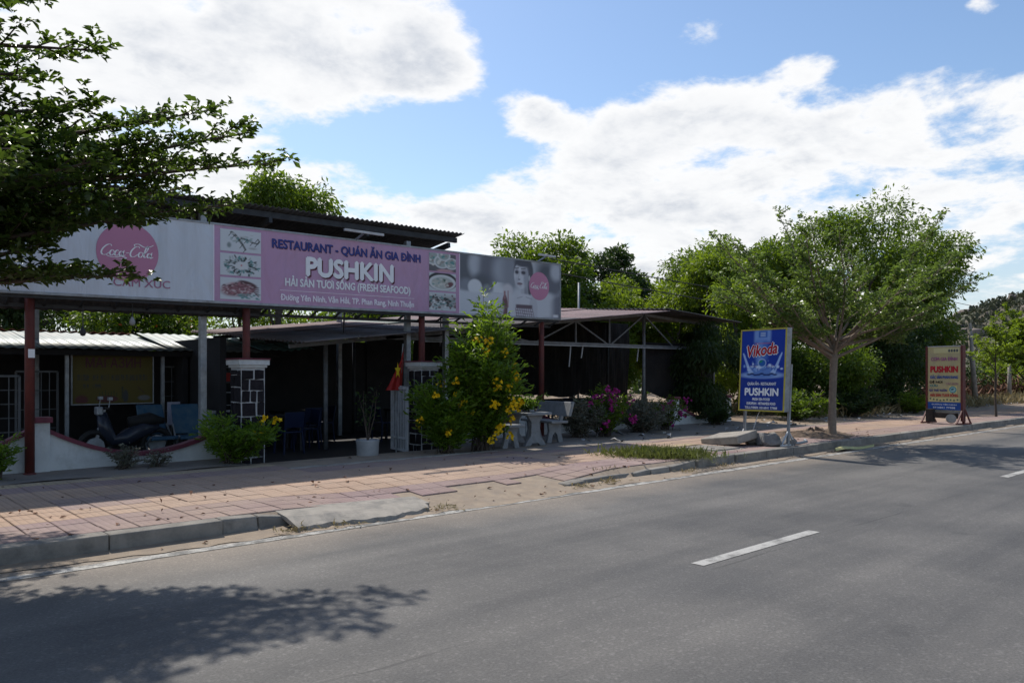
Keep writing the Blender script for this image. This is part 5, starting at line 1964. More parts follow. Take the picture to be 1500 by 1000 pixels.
def build_goods():
    # two folded-out loungers with blue printed cloth behind the wall
    for (x, y, rz, lab) in ((4.75, 14.7, R(8), 'blue cloth folding chair behind the wall dip'), (5.30, 14.6, R(-4), 'pale blue printed folding chair next to the white cabinet')):
        c = thing('folding_chair', (x, y, .05), lab, 'chair', 'folding chairs in front of the shop')
        U = Vector((math.cos(rz), math.sin(rz), 0))
        N = Vector((U.y, -U.x, 0))
        F = frame((x, y, .05), U, N)
        q = lambda u, v, n: F(u, v, n - (v - .38) * .35)
        MB().fbox(q, -.24, .24, .42, .95, -.03, .01).build('backrest', MT['cloth_blue'], c, bevel=.02)
        MB().fbox(F, -.24, .24, .34, .40, -.05, .42).build('seat', MT['cloth_blue'], c, bevel=.015)
        for u in (-.25, .25):
            for (a, b) in (((u, 0, -.15), (u, .40, .40)), ((u, 0, .40), (u, .60, -.06))):
                MB().bar(F(*a), F(*b), .024).build('leg', MT['steel'], c)
    # cabinet, board
    b = thing('chest_freezer', (5.85, 14.95, .05), 'small white and teal cabinet behind the garden wall', 'cabinet')
    MB().box(5.55, 6.15, 14.8, 15.3, .05, .80).build('body', MT['teal_box'], b, bevel=.015)
    MB().box(5.53, 6.17, 14.78, 15.32, .80, .86).build('lid', MT['potwhite'], b, bevel=.01)
    MB().box(5.57, 5.78, 14.788, 14.797, .12, .74).build('front_panel', MT['potwhite'], b)
    o = MB().box(5.42, 5.66, 16.0, 16.03, .55, 1.0).build('notice_board', M('board_lilac', (.42, .42, .52), (.36, .36, .45), 3, .7), base=(5.5, 16, .55))
    tag(o, 'small pale notice board standing below the yellow shop board', 'notice board')
    # upright cooler
    f = thing('drinks_cooler', (6.75, 16.4, .05), 'dark glass drinks cooler with a red header under the shed', 'cooler')
    MB().box(6.4, 7.05, 16.25, 16.85, .05, 1.62).build('body', MT['darksteel'], f)
    MB().box(6.42, 7.03, 16.235, 16.249, 1.40, 1.58).build('header', MT['red'], f)
    MB().box(6.45, 7.00, 16.235, 16.249, .2, 1.36).build('glass_door', M('dark_glass', (.02, .022, .025), None, 3, .1), f)
    for k in range(4):
        MB().box(6.47, 6.98, 16.22, 16.234, .35 + k * .27, .365 + k * .27).build('shelf_edge', MT['steel'], f)
    # motor scooter
    s = thing('motor_scooter', (4.2, 14.5, .05), 'dark motor scooter parked behind the garden wall', 'scooter')
    for wx in (3.72, 4.72):
        m = MB()
        ring = [(wx + .24 * math.cos(a), 14.5, .33 + .24 * math.sin(a)) for a in np.linspace(0, 2 * PI, 19)]
        m.tube(ring, .05, 8)
        m.smooth = True
        w = m.build('wheel', MT['rubber'], s, fix=False)
        MB().tube([(wx, 14.47, .33), (wx, 14.53, .33)], .15, 12).build('hub', MT['steel'], w, fix=False)
    m = MB()
    m.smooth = True
    m.tube([(4.75, 14.5, .62), (4.5, 14.5, .60), (4.2, 14.5, .45), (4.0, 14.5, .42), (3.88, 14.5, .62), (3.82, 14.5, .90)], [.06, .14, .15, .10, .12, .08], 10)
    m.build('body', M('scooter_paint', (.03, .035, .05), (.02, .025, .04), 4, .25), s, fix=False)
    m = MB()
    m.smooth = True
    m.tube([(4.85, 14.5, .72), (4.6, 14.5, .76), (4.25, 14.5, .72)], [.05, .12, .09], 10)
    m.build('seat', MT['rubber'], s, fix=False)
    MB().bar((3.72, 14.5, .33), (3.86, 14.5, .95), .05).build('fork', MT['steel'], s)
    h = MB().bar((3.86, 14.18, .98), (3.86, 14.82, .98), .03).build('handlebar', MT['rubber'], s)
    for y in (14.22, 14.78):
        MB().bar((3.86, y, .98), (3.88, y, 1.14), .012).bar((3.88, y - .05, 1.14), (3.88, y + .05, 1.14), .06, .05).build('mirror', MT['steel'], h)
    MB().obox((3.78, 14.5, .93), (.10, .20, .14)).build('headlight', MT['steel'], s, bevel=.02)
    # tables and chairs in the dark of the dining hall
    rng = random.Random(2)
    spots = [(7.0, 14.6), (8.2, 16.1), (10.6, 15.2), (13.0, 15.4), (15.6, 15.6)]
    where = ['nearest the gateway', 'by the kitchen wall', 'behind the flowering bush', 'behind the garden bench', 'beside the truss post']
    for i, (x, y) in enumerate(spots):
        t = thing('dining_table', (x, y, .03), 'dark dining table in the shaded hall ' + where[i], 'table', 'dining tables in the hall')
        MB().box(x - .45, x + .45, y - .35, y + .35, .70, .74).build('table_top', MT['under'], t)
        for dx in (-.4, .4):
            for dy in (-.3, .3):
                MB().box(x + dx - .025, x + dx + .025, y + dy - .025, y + dy + .025, .03, .70).build('leg', MT['darksteel'], t)
        for k, (dx, dy, rz) in enumerate(((-.65, 0, -PI / 2), (.65, 0, PI / 2), (0, -.6, 0))):
            c = thing('plastic_chair', (x + dx, y + dy, .03), 'dark blue plastic chair %s the hall table %s' % (('on the gate side of', 'on the far side of', 'in front of')[k], where[i]), 'chair', 'plastic chairs in the hall')
            F = frame((x + dx, y + dy, .03), (math.cos(rz), math.sin(rz), 0), (math.sin(rz), -math.cos(rz), 0))
            MB().fbox(F, -.20, .20, .40, .43, -.20, .20).build('seat', MT['plastic_blue'], c, bevel=.01)
            q = lambda u, v, n: F(u, v, n + (v - .4) * .18)
            MB().fbox(q, -.20, .20, .50, .80, .17, .195).build('backrest', MT['plastic_blue'], c, bevel=.01)
            for u in (-.18, .18):
                for nn in (-.18, .18):
                    MB().bar(F(u * 1.15, 0, nn * 1.15), F(u, .42, nn), .03).build('leg', MT['plastic_blue'], c)
                MB().fbox(q, u - .02, u + .02, .42, .55, .165, .19).build('back_post', MT['plastic_blue'], c)
    # lamps hung from the hoarding's lower rail
    for (x, z, lab) in ((3.05, 2.10, 'dark lamp hanging on a long rod beneath the billboard'), (3.72, 2.28, 'small bulb hanging on a wire beneath the billboard')):
        l = thing('hanging_lamp', (x, 12.5, z), lab, 'lamp')
        MB().bar((x, 12.5, z + .05), (x, 12.5, 2.62), .012).build('rod', MT['darksteel'], l)
        m = MB()
        m.smooth = True
        m.lathe((x, 12.5, z), [(.001, 0), (.03, .01), (.045, .05), (.03, .10), (.012, .13)], 12)
        m.build('shade' if x < 3.5 else 'bulb', MT['darksteel'] if x < 3.5 else MT['potwhite'], l, fix=False)
    m = MB()
    m.smooth = True
    m.tube([(21.7, 20.0, 0), (21.75, 20.0, 5.0)], .04, 8)
    tag(m.build('antenna_pole', MT['steel'], base=(21.7, 20, 0), fix=False), 'thin grey pole rising behind the shelter roof', 'pole')


def build_poles():
    def pole(base, top, r, label, arms=(), mt='concrete'):
        t = thing('utility_pole', base, label, 'pole')
        m = MB()
        m.smooth = True
        m.tube([base, top], [r * 1.2, r * .8], 10)
        m.build('shaft', MT[mt], t, fix=False)
        for (dz, L) in arms:
            MB().bar((top[0], top[1] - L, top[2] - dz), (top[0], top[1] + L, top[2] - dz), .08).build('crossarm', MT['darksteel'], t)
        return t
    pole((42, 14, 0), (42, 14, 4.25), .13, 'dark utility pole with crossarm beyond the yellow sign', ((.35, .8), (.6, .5)), 'darksteel')
    pole((40.1, 12.1, .1), (39.7, 12.25, 3.9), .11, 'weathered pale pole standing past the yellow sign')
    pole((47, 12.6, .1), (47, 12.6, 2.1), .10, 'short pale fence post among the dry weeds', ())
    def wire(a, b, sag, label):
        a, b = Vector(a), Vector(b)
        pts = []
        for i in range(17):
            u = i / 16
            p = a.lerp(b, u)
            p.z -= sag * 4 * u * (1 - u)
            pts.append(p)
        m = MB()
        m.tube(pts, .014, 5, caps=False)
        tag(m.build('overhead_wire', MT['rubber'], base=a, fix=False), label, 'wire', 'overhead wires')
    wire((12.7, 12.6, 4.2), (42, 13.5, 4.0), .12, 'upper overhead wire running from the billboard to the dark pole')
    wire((12.7, 12.8, 3.95), (42, 14.4, 3.75), .20, 'lower overhead wire running from the billboard to the dark pole')
    wire((42, 14, 4.05), (92, 22, 7.0), .3, 'overhead wire running on past the dark pole')
    wire((26, 16, 6.3), (52, 12, 4.6), .2, 'single wire slanting down over the far trees')


build_seats()
build_blue_sign()
build_rubble()
build_yellow_sign()
build_pots()
build_goods()
build_poles()
# ================================================================== PLANTS
def street_tree(name, base, fork, trunk, limbs, leaf, size, label, seed, barkm, flat=.8, dens=1.0, lift=0.0, bare=.22, group='street trees', twig=1.0, up=.6, wob=1.0):
    rng = np.random.default_rng(seed)
    t = thing(name, base, label, 'tree', group)
    tubes, P, D = [], [], []
    b, f = Vector(base), Vector(fork)
    tubes.append(([b - Vector((0, 0, .1)), b + Vector((0, 0, .12)), b.lerp(f, .5) + Vector((.015, .02, 0)), f, f + Vector((0, 0, .25))], [trunk * 1.5, trunk * 1.1, trunk * .95, trunk, trunk * .7], 10))
    top = f
    for lb in limbs:
        st, di, L, r = lb[:4]
        sprayed_limb(rng, st, di, L, r, tubes, P, D, flat, dens, lift, lb[4] if len(lb) > 4 else bare, twig, wob)
    mx = max(Vector(lb[0]).z for lb in limbs)
    if mx > f.z + .2:
        tubes.append(([f, Vector((f.x, f.y, mx))], [trunk * .75, trunk * .3], 8))
    finish_tree(t, tubes, P, D, leaf, size, .46, rng, barkm, up)
    return t


def build_street_trees():
    # near tree, its trunk just outside the picture: tiers of flat sprays reaching over the pavement
    bx, by = -0.15, 8.25
    limbs = []
    def to(tip, z0, r=.045, bare=.2):
        s = Vector((bx, by, z0))
        d = Vector(tip) - s
        limbs.append((s, d, d.length, r, bare))
    tiers = [(2.0, 7.8, 4.50, 4.1), (1.75, 7.6, 4.85, 4.3), (1.55, 8.1, 4.22, 3.95), (1.4, 7.5, 4.05, 3.75),
             (2.0, 7.8, 3.86, 3.42), (1.35, 7.9, 3.66, 3.35),
             (3.05, 7.6, 4.02, 2.95), (3.35, 7.7, 3.95, 2.85), (3.60, 7.6, 3.78, 2.75), (3.1, 7.4, 3.25, 2.5), (2.7, 8.2, 3.66, 2.75), (2.9, 8.0, 3.42, 2.55), (2.5, 7.9, 3.05, 2.4),
             (2.25, 7.6, 2.45, 2.15), (1.9, 8.0, 2.55, 2.15), (1.5, 7.4, 2.6, 2.15), (2.1, 7.2, 2.9, 2.3), (1.7, 8.4, 2.9, 2.3), (1.3, 7.9, 3.1, 2.5), (1.2, 7.2, 3.0, 2.4), (2.2, 8.6, 3.3, 2.6), (1.0, 8.0, 2.65, 2.2), (1.8, 6.9, 3.3, 2.5),
             (1.5, 10.4, 3.15, 2.4), (2.1, 9.9, 3.25, 2.5), (1.0, 10.8, 3.3, 2.5), (2.1, 10.5, 3.5, 2.7), (1.4, 11.0, 3.6, 2.8), (.6, 11.2, 3.4, 2.6)]
    for (x, y, z, z0) in tiers:
        to((x, y, z), z0)
    for k in range(16):                       # the rest of the crown, out of the picture
        a = R(150 + k * 9.5)
        L = 2.7 + .5 * math.sin(k * 2.1)
        to((bx + L * math.cos(a), by + L * math.sin(a), 3.1 + 1.6 * ((k * 7) % 5) / 4), 2.4 + 1.5 * ((k * 7) % 5) / 4)
    street_tree('street_tree', (bx, by, .15), (bx, by, 2.2), .10, limbs, LF['term'], .070, 'tiered small-leaved tree whose branches reach over the billboard end', 77, MT['bark'], .95, 1.15, .0, group='street trees', wob=.35)
    # the tree by the blue sign: a fan of rising limbs
    rng = np.random.default_rng(12)
    b = (17.25, 8.12, .16)
    f = Vector((17.40, 8.15, 1.95))
    limbs = []
    spec = [(0, 30, 2.9), (35, 36, 2.9), (70, 28, 2.7), (105, 36, 3.1), (128, 27, 3.4), (145, 33, 3.5), (165, 24, 3.2), (175, 40, 3.0), (205, 36, 2.9), (240, 28, 2.7), (275, 34, 2.9), (300, 24, 3.1), (318, 30, 3.5), (335, 34, 3.4),
            (20, 55, 2.8), (90, 58, 2.7), (150, 52, 3.2), (230, 55, 2.8), (300, 52, 3.0), (130, 68, 3.3), (350, 18, 2.6), (60, 16, 2.4), (135, 14, 2.7), (190, 14, 2.5), (265, 16, 2.3), (318, 13, 2.8), (155, 42, 3.5), (320, 42, 3.5), (110, 20, 2.9), (340, 22, 3.2)]
    for az, el, L in spec:
        a, e = R(az + rng.uniform(-8, 8)), R(el)
        limbs.append((f + Vector((0, 0, rng.uniform(-.1, .35))), (math.cos(a) * math.cos(e), math.sin(a) * math.cos(e), math.sin(e)), L * 1.04 * rng.uniform(.9, 1.08), .038))
    street_tree('street_tree', b, f, .085, limbs, LF['street'], .072, 'fan-shaped street tree on a slim trunk between the two signs', 31, MT['barkpale'], .35, .80, .22, .28, twig=1.0, up=.45)
    # sapling and the tree at the right edge
    f = Vector((29.1, 8.2, 1.45))
    limbs = []
    for k in range(10):
        a, e = R(k * 36 + 10), R(20 + 34 * (k % 3))
        limbs.append((f + Vector((0, 0, .12 * k)), (math.cos(a) * math.cos(e), math.sin(a) * math.cos(e), math.sin(e)), 1.25 - .04 * k, .016))
    street_tree('sapling', (29.05, 8.17, .13), f, .035, limbs, LF['light'], .085, 'young thin sapling on the pavement past the yellow sign', 8, MT['bark'], .6, .8, .1, .2, group='street trees', twig=.9)
    f = Vector((34.6, 8.3, 1.7))
    limbs = []
    for k in range(16):
        a, e = R(k * 41), R(10 + 14 * (k % 4))
        limbs.append((f + Vector((0, 0, .085 * k)), (math.cos(a) * math.cos(e), math.sin(a) * math.cos(e), math.sin(e)), 2.3 - .05 * k, .03))
    street_tree('street_tree', (34.6, 8.25, .13), f, .07, limbs, LF['light'], .11, 'feathery light green street tree at the far end of the pavement', 18, MT['bark'], .7, .75, .1, .2, twig=1.1)


def build_back_trees():
    CT = clump_tree
    CT('garden_tree', (11.6, 24, 0), 8.3, 1.8, 2.4, 14, 10000, LF['dense'], .17, 'drooping green tree rising above the canopy roof', 1, droop=.7, crown_lo=.42)
    CT('garden_tree', (23.6, 24, 0), 7.9, 2.2, 2.6, 18, 13000, LF['dense'], .19, 'round dark tree rising behind the right end of the billboard', 2, crown_lo=.30)
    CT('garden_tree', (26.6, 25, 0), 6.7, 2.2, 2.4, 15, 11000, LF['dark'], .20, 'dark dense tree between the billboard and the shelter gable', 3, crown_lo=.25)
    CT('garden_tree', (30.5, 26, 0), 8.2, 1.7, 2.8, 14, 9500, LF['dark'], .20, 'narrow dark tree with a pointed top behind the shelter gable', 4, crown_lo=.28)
    CT('garden_tree', (28.6, 20.5, 0), 5.4, 1.9, 1.7, 13, 8000, LF['light'], .16, 'light green bushy tree just over the shelter gable', 5, crown_lo=.25)
    CT('garden_tree', (33.0, 22.0, 0), 6.3, 2.1, 2.1, 14, 10000, LF['light'], .16, 'light green tree over the shelter roof end', 6, crown_lo=.25)
    CT('garden_tree', (28.6, 18.4, 0), 7.6, 1.9, 3.0, 14, 9500, LF['dense'], .16, 'leafy green tree beyond the end of the shelter', 7, crown_lo=.15, droop=.5)
    CT('garden_tree', (29.4, 16.3, 0), 7.3, 1.6, 2.9, 14, 9500, LF['dense'], .16, 'leafy tree with an upright top behind the fan-shaped tree', 8, crown_lo=.15, droop=.5)
    CT('garden_tree', (32.9, 14.4, 0), 8.9, 2.4, 3.6, 20, 13000, LF['dense'], .16, 'tallest dark green tree behind the fan-shaped street tree', 9, crown_lo=.20, droop=.5)
    CT('garden_tree', (36.5, 13.4, 0), 8.0, 2.3, 3.2, 18, 12000, LF['dense'], .16, 'broad dark tree above the yellow sign', 10, crown_lo=.22, droop=.4)
    CT('garden_tree', (24.5, 14.8, 0), 4.6, 1.8, 2.0, 13, 9000, LF['light'], .13, 'low bright green tree right beside the shelter end', 11, crown_lo=.10)
    CT('garden_tree', (26.0, 12.9, 0), 4.3, 1.7, 2.0, 13, 9000, LF['dense'], .12, 'low dark tree filling the gap behind the blue sign', 12, crown_lo=.05)
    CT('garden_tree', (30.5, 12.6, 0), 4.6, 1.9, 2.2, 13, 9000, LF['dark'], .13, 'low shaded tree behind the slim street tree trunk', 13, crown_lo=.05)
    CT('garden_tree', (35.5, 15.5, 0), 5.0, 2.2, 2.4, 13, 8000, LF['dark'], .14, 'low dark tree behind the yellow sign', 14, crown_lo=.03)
    # behind the shop, seen under the billboard
    CT('garden_tree', (1.6, 25, 0), 4.9, 2.2, 1.9, 13, 8000, LF['dense'], .15, 'spreading green tree behind the left end of the shop roof', 15, crown_lo=.2)
    CT('garden_tree', (5.2, 27, 0), 5.2, 2.3, 1.9, 12, 7000, LF['dark'], .16, 'dark tree behind the middle of the shop roof', 16, crown_lo=.2)
    CT('garden_tree', (8.6, 25, 0), 5.0, 2.0, 1.7, 11, 6500, LF['dense'], .15, 'tree with scattered orange blossom behind the gate', 17, crown_lo=.25, flowers=160)
    CT('garden_tree', (12.0, 28, 0), 5.0, 2.4, 1.8, 12, 7000, LF['dense'], .15, 'blossoming tree over the pink shelter roof', 18, crown_lo=.25, flowers=120)
    CT('garden_tree', (17.5, 26, 0), 5.2, 2.4, 1.9, 12, 7000, LF['dark'], .16, 'dark tree just over the pink roof behind the billboard', 19, crown_lo=.2)
    CT('garden_tree', (-2.0, 26, 0), 5.2, 2.4, 2.0, 13, 8000, LF['dark'], .16, 'dark tree at the far left behind the shop roof', 30, crown_lo=.15)
    CT('garden_tree', (3.4, 22.5, 0), 4.3, 1.9, 1.5, 12, 8000, LF['dark'], .14, 'shaded tree close behind the shop ridge', 31, crown_lo=.2)
    CT('garden_tree', (7.0, 22.5, 0), 4.4, 1.8, 1.5, 12, 7500, LF['dense'], .14, 'bushy tree close behind the gate pillar gap', 32, crown_lo=.2, flowers=60)
    CT('garden_tree', (14.8, 24, 0), 4.9, 2.3, 1.7, 13, 8000, LF['dense'], .15, 'broad tree behind the middle of the pink roof', 33, crown_lo=.2, flowers=60)
    CT('garden_tree', (20.6, 25, 0), 6.0, 2.0, 2.0, 13, 8000, LF['dark'], .16, 'dark tree beside the antenna pole', 34, crown_lo=.2)
    CT('garden_tree', (37.5, 22.0, 0), 6.6, 2.4, 2.5, 14, 9000, LF['light'], .18, 'pale green tree deep behind the shelter end', 35, crown_lo=.15)
    CT('garden_tree', (33.5, 18.0, 0), 7.2, 2.2, 3.0, 16, 10000, LF['dense'], .17, 'full green tree between the shelter and the tallest tree', 36, crown_lo=.12)
    CT('garden_tree', (40.5, 16.0, 0), 6.4, 2.2, 2.8, 14, 9000, LF['dense'], .17, 'leafy tree behind the yellow sign and its wires', 37, crown_lo=.12)
    CT('garden_tree', (31.6, 24.6, 0), 7.5, 2.0, 2.7, 16, 10000, LF['dense'], .19, 'rounded green tree directly over the shelter peak', 38, crown_lo=.2)
    CT('garden_tree', (34.0, 24.5, 0), 7.0, 2.1, 2.6, 15, 10000, LF['light'], .19, 'yellow-green tree between the shelter peak and the tall trees', 39, crown_lo=.2)
    CT('garden_tree', (25.6, 21.5, 0), 4.9, 1.9, 1.7, 13, 8500, LF['light'], .16, 'low yellow-green tree behind the antenna pole', 40, crown_lo=.2)
    CT('garden_tree', (28.9, 23.6, 0), 6.4, 1.9, 2.3, 15, 10000, LF['light'], .18, 'bright tree filling the space above the shelter truss', 41, crown_lo=.2)
    CT('garden_tree', (30.6, 19.4, 0), 7.7, 1.9, 3.2, 16, 11000, LF['light'], .17, 'bright upright tree above the blue sign', 42, crown_lo=.12)
    CT('garden_tree', (26.2, 16.8, 0), 6.3, 1.8, 2.7, 15, 11000, LF['light'], .15, 'fresh green tree over the drooping tree at the shelter end', 43, crown_lo=.12)
    CT('garden_tree', (37.8, 14.6, 0), 7.2, 1.8, 2.8, 15, 10000, LF['dense'], .17, 'green tree just above and behind the yellow sign', 44, crown_lo=.2)
    # hanging creeper over the open end of the shelter
    CT('weeping_tree', (19.6, 13.0, 0.1), 3.05, 1.15, 1.25, 14, 8500, LF['dark'], .12, 'dark drooping tree hanging over the open end of the shelter', 20, droop=1.4, crown_lo=.10, trunk_r=.06, aspect=.26)
    # right background
    CT('garden_tree', (47, 16.5, 0), 2.9, 2.2, 1.1, 10, 5000, LF['dark'], .18, 'low bush tree beyond the dark utility pole', 21, crown_lo=.1, group='trees at the far right')
    CT('garden_tree', (52, 13.0, 0), 3.3, 2.2, 1.2, 11, 5500, LF['light'], .2, 'light green tree under the rocky hill', 22, crown_lo=.15, group='trees at the far right')
    CT('garden_tree', (47.5, 10.2, 0), 4.2, 1.5, 1.2, 10, 5500, LF['dense'], .16, 'tree leaning in at the right end below the hill', 23, crown_lo=.3, group='trees at the far right')
    CT('garden_tree', (62, 16, 0), 3.4, 2.6, 1.4, 11, 5000, LF['dense'], .22, 'distant tree at the foot of the rocky hill', 24, crown_lo=.1, group='trees at the far right')
    # far wood that reads as one mass
    rng = np.random.default_rng(55)
    P = []
    for k in range(330):
        x = rng.uniform(-45, 150)
        y = rng.uniform(33, 60) + max(0, x - 40) * .25
        h = rng.uniform(2.2, 4.0)
        n = 110
        u = rng.normal(0, 1, (n, 3))
        u /= np.linalg.norm(u, axis=1)[:, None]
        P.append(np.array([x, y, h * .5]) + u * np.array([2.4, 2.0, h * .52]) * rng.uniform(.6, 1.05, (n, 1)))
    P = np.concatenate(P)
    D = rng.normal(0, 1, P.shape)
    o = link('far_wood', leafmesh('far_wood', P, D, .55, .7, rng, .2), LF['dark'])
    tag(o, 'far off mass of scrubby green trees', 'wood', kind='stuff')
    # dry weeds, brush and litter on the waste ground at the right
    n = 2600
    X = rng.uniform(24, 75, n)
    Y = 11.2 + np.abs(rng.normal(0, 3.5, n))
    B = np.stack([X, Y, np.full(n, .12)], 1)
    P = np.repeat(B, 7, 0) + rng.normal(0, .16, (n * 7, 3)) * np.array([1, 1, .2])
    D = rng.normal(0, .5, P.shape)
    D[:, 2] = np.abs(D[:, 2]) + .7
    o = link('dry_weeds', leafmesh('dry_weeds', P, D, .38, .14, rng, .1), LF['drygrass'])
    tag(o, 'dry weeds over the waste ground at the roadside', 'weeds', kind='stuff')
    n = 5000
    X = rng.uniform(38, 70, n)
    Y = 13.2 + np.abs(rng.normal(0, 1.0, n))
    P = np.stack([X, Y, .15 + np.abs(rng.normal(0, .45, n))], 1)
    o = link('brush_heap', leafmesh('brush_heap', P, rng.normal(0, 1, P.shape), .5, .16, rng, .1), MT['drydebris'])
    tag(o, 'rust brown dead brush heaped along the waste ground', 'brush', kind='stuff')
    n = 420
    X = np.concatenate([rng.uniform(30, 60, 320), rng.uniform(12, 30, 100)])
    Y = np.concatenate([11 + np.abs(rng.normal(0, 1.5, 320)), rng.uniform(10.3, 12.2, 100)])
    P = np.stack([X, Y, np.full(n, .18)], 1)
    D = rng.normal(0, 1, P.shape) * np.array([1, 1, .25])
    o = link('litter', leafmesh('litter', P, D, .16, .7, rng, .8), MT['litter'])
    tag(o, 'scattered pale litter over the waste ground', 'litter', kind='stuff')


def shrub(name, base, label, seed, stems, height, spread, per, leaf, size, aspect, cat='bush', flowers=0, fmat=None, fsize=.05, clusters=(), group=None, up=.35, low=.1, droop=0.0, fname='flower_cluster', zone=None):
    """many upright leafy stems from one root"""
    rng = np.random.default_rng(seed)
    t = thing(name, base, label, cat, group)
    b = Vector(base)
    tubes, P, D = [], [], []
    tips = []
    for k in range(stems):
        a = rng.uniform(0, 2 * PI)
        sp = spread * math.sqrt(rng.uniform(0, 1))
        h = height * rng.uniform(.45, 1.0) * (1.0 - .35 * (sp / spread) ** 2)
        e = b + Vector((sp * math.cos(a), sp * math.sin(a), h))
        if zone:
            e = zone(e, rng)
        s0 = b + Vector((rng.normal(0, .08), rng.normal(0, .08), 0))
        mid = s0.lerp(e, .5) + Vector((-.12 * math.cos(a) * sp, -.12 * math.sin(a) * sp, .08 * h))
        path = [s0]
        for i in range(1, 9):
            u = i / 8
            q = s0 * (1 - u) ** 2 + mid * 2 * u * (1 - u) + e * u * u
            path.append(q + Vector(rng.normal(0, .012, 3)))
        tubes.append((path, [.012 * (1 - .8 * i / 8) + .002 for i in range(9)], 4))
        tips.append(path[-1])
        for j in range(per):
            u = low + (1 - low) * rng.uniform(0, 1) ** .75
            i = min(int(u * 8), 7)
            q = path[i].lerp(path[i + 1], u * 8 - i)
            dd = (path[i + 1] - path[i]).normalized()
            # pinnate sprig: leaflets along a short stalk
            an = rng.uniform(0, 2 * PI)
            sd = Vector((math.cos(an), math.sin(an), rng.uniform(-.1, .6) - droop)).normalized()
            L = rng.uniform(.08, .20) * (size / .08)
            for c in range(5):
                w = q + sd * (L * (c + 1) / 5) + dd * .01 * c
                side = sd.cross(Vector((0, 0, 1))) * (1 if c % 2 else -1)
                P.append(tuple(w))
                v = sd * .75 + side * .6 + dd * .25
                D.append((v.x, v.y, v.z - droop * .5))
    finish_tree(t, tubes, P, D, leaf, size, aspect, rng, MT['bark'], up, 'foliage')
    P = np.array(P)
    # flowers: little open trumpets in clusters
    spots = []
    for c in clusters:                       # each cluster sits on the foliage nearest to it
        i = int(np.argmin(((P - np.array(c)) ** 2).sum(1)))
        out = Vector(P[i]) - Vector((b.x, b.y, P[i][2]))
        spots.append(Vector(P[i]) + out.normalized() * .05)
    for _ in range(flowers):
        e = tips[rng.integers(len(tips))]
        spots.append(e + Vector(rng.normal(0, .10, 3)) - Vector((0, 0, rng.uniform(0, .5) * height * .4)))
    for sct in spots:
        m = MB()
        for k in range(rng.integers(5, 11)):
            c = sct + Vector(rng.normal(0, fsize * .9, 3))
            ax = Vector(rng.normal(0, 1, 3)) + Vector((0, -.8, .3))
            ax.normalize()
            e1 = ax.orthogonal().normalized()
            e2 = ax.cross(e1)
            r = fsize * rng.uniform(.6, 1.0)
            n0 = len(m.v)
            m.v.append(tuple(c - ax * r * .8))
            for i in range(10):
                rr = r * (1.0 if i % 2 == 0 else .68)
                q = c + (e1 * math.cos(i * PI / 5) + e2 * math.sin(i * PI / 5)) * rr + ax * r * .15
                m.v.append(tuple(q))
            for i in range(10):
                m.f.append((n0, n0 + 1 + i, n0 + 1 + (i + 1) % 10))
        m.build(fname, fmat, t, fix=False)['kind'] = 'stuff'
    return t


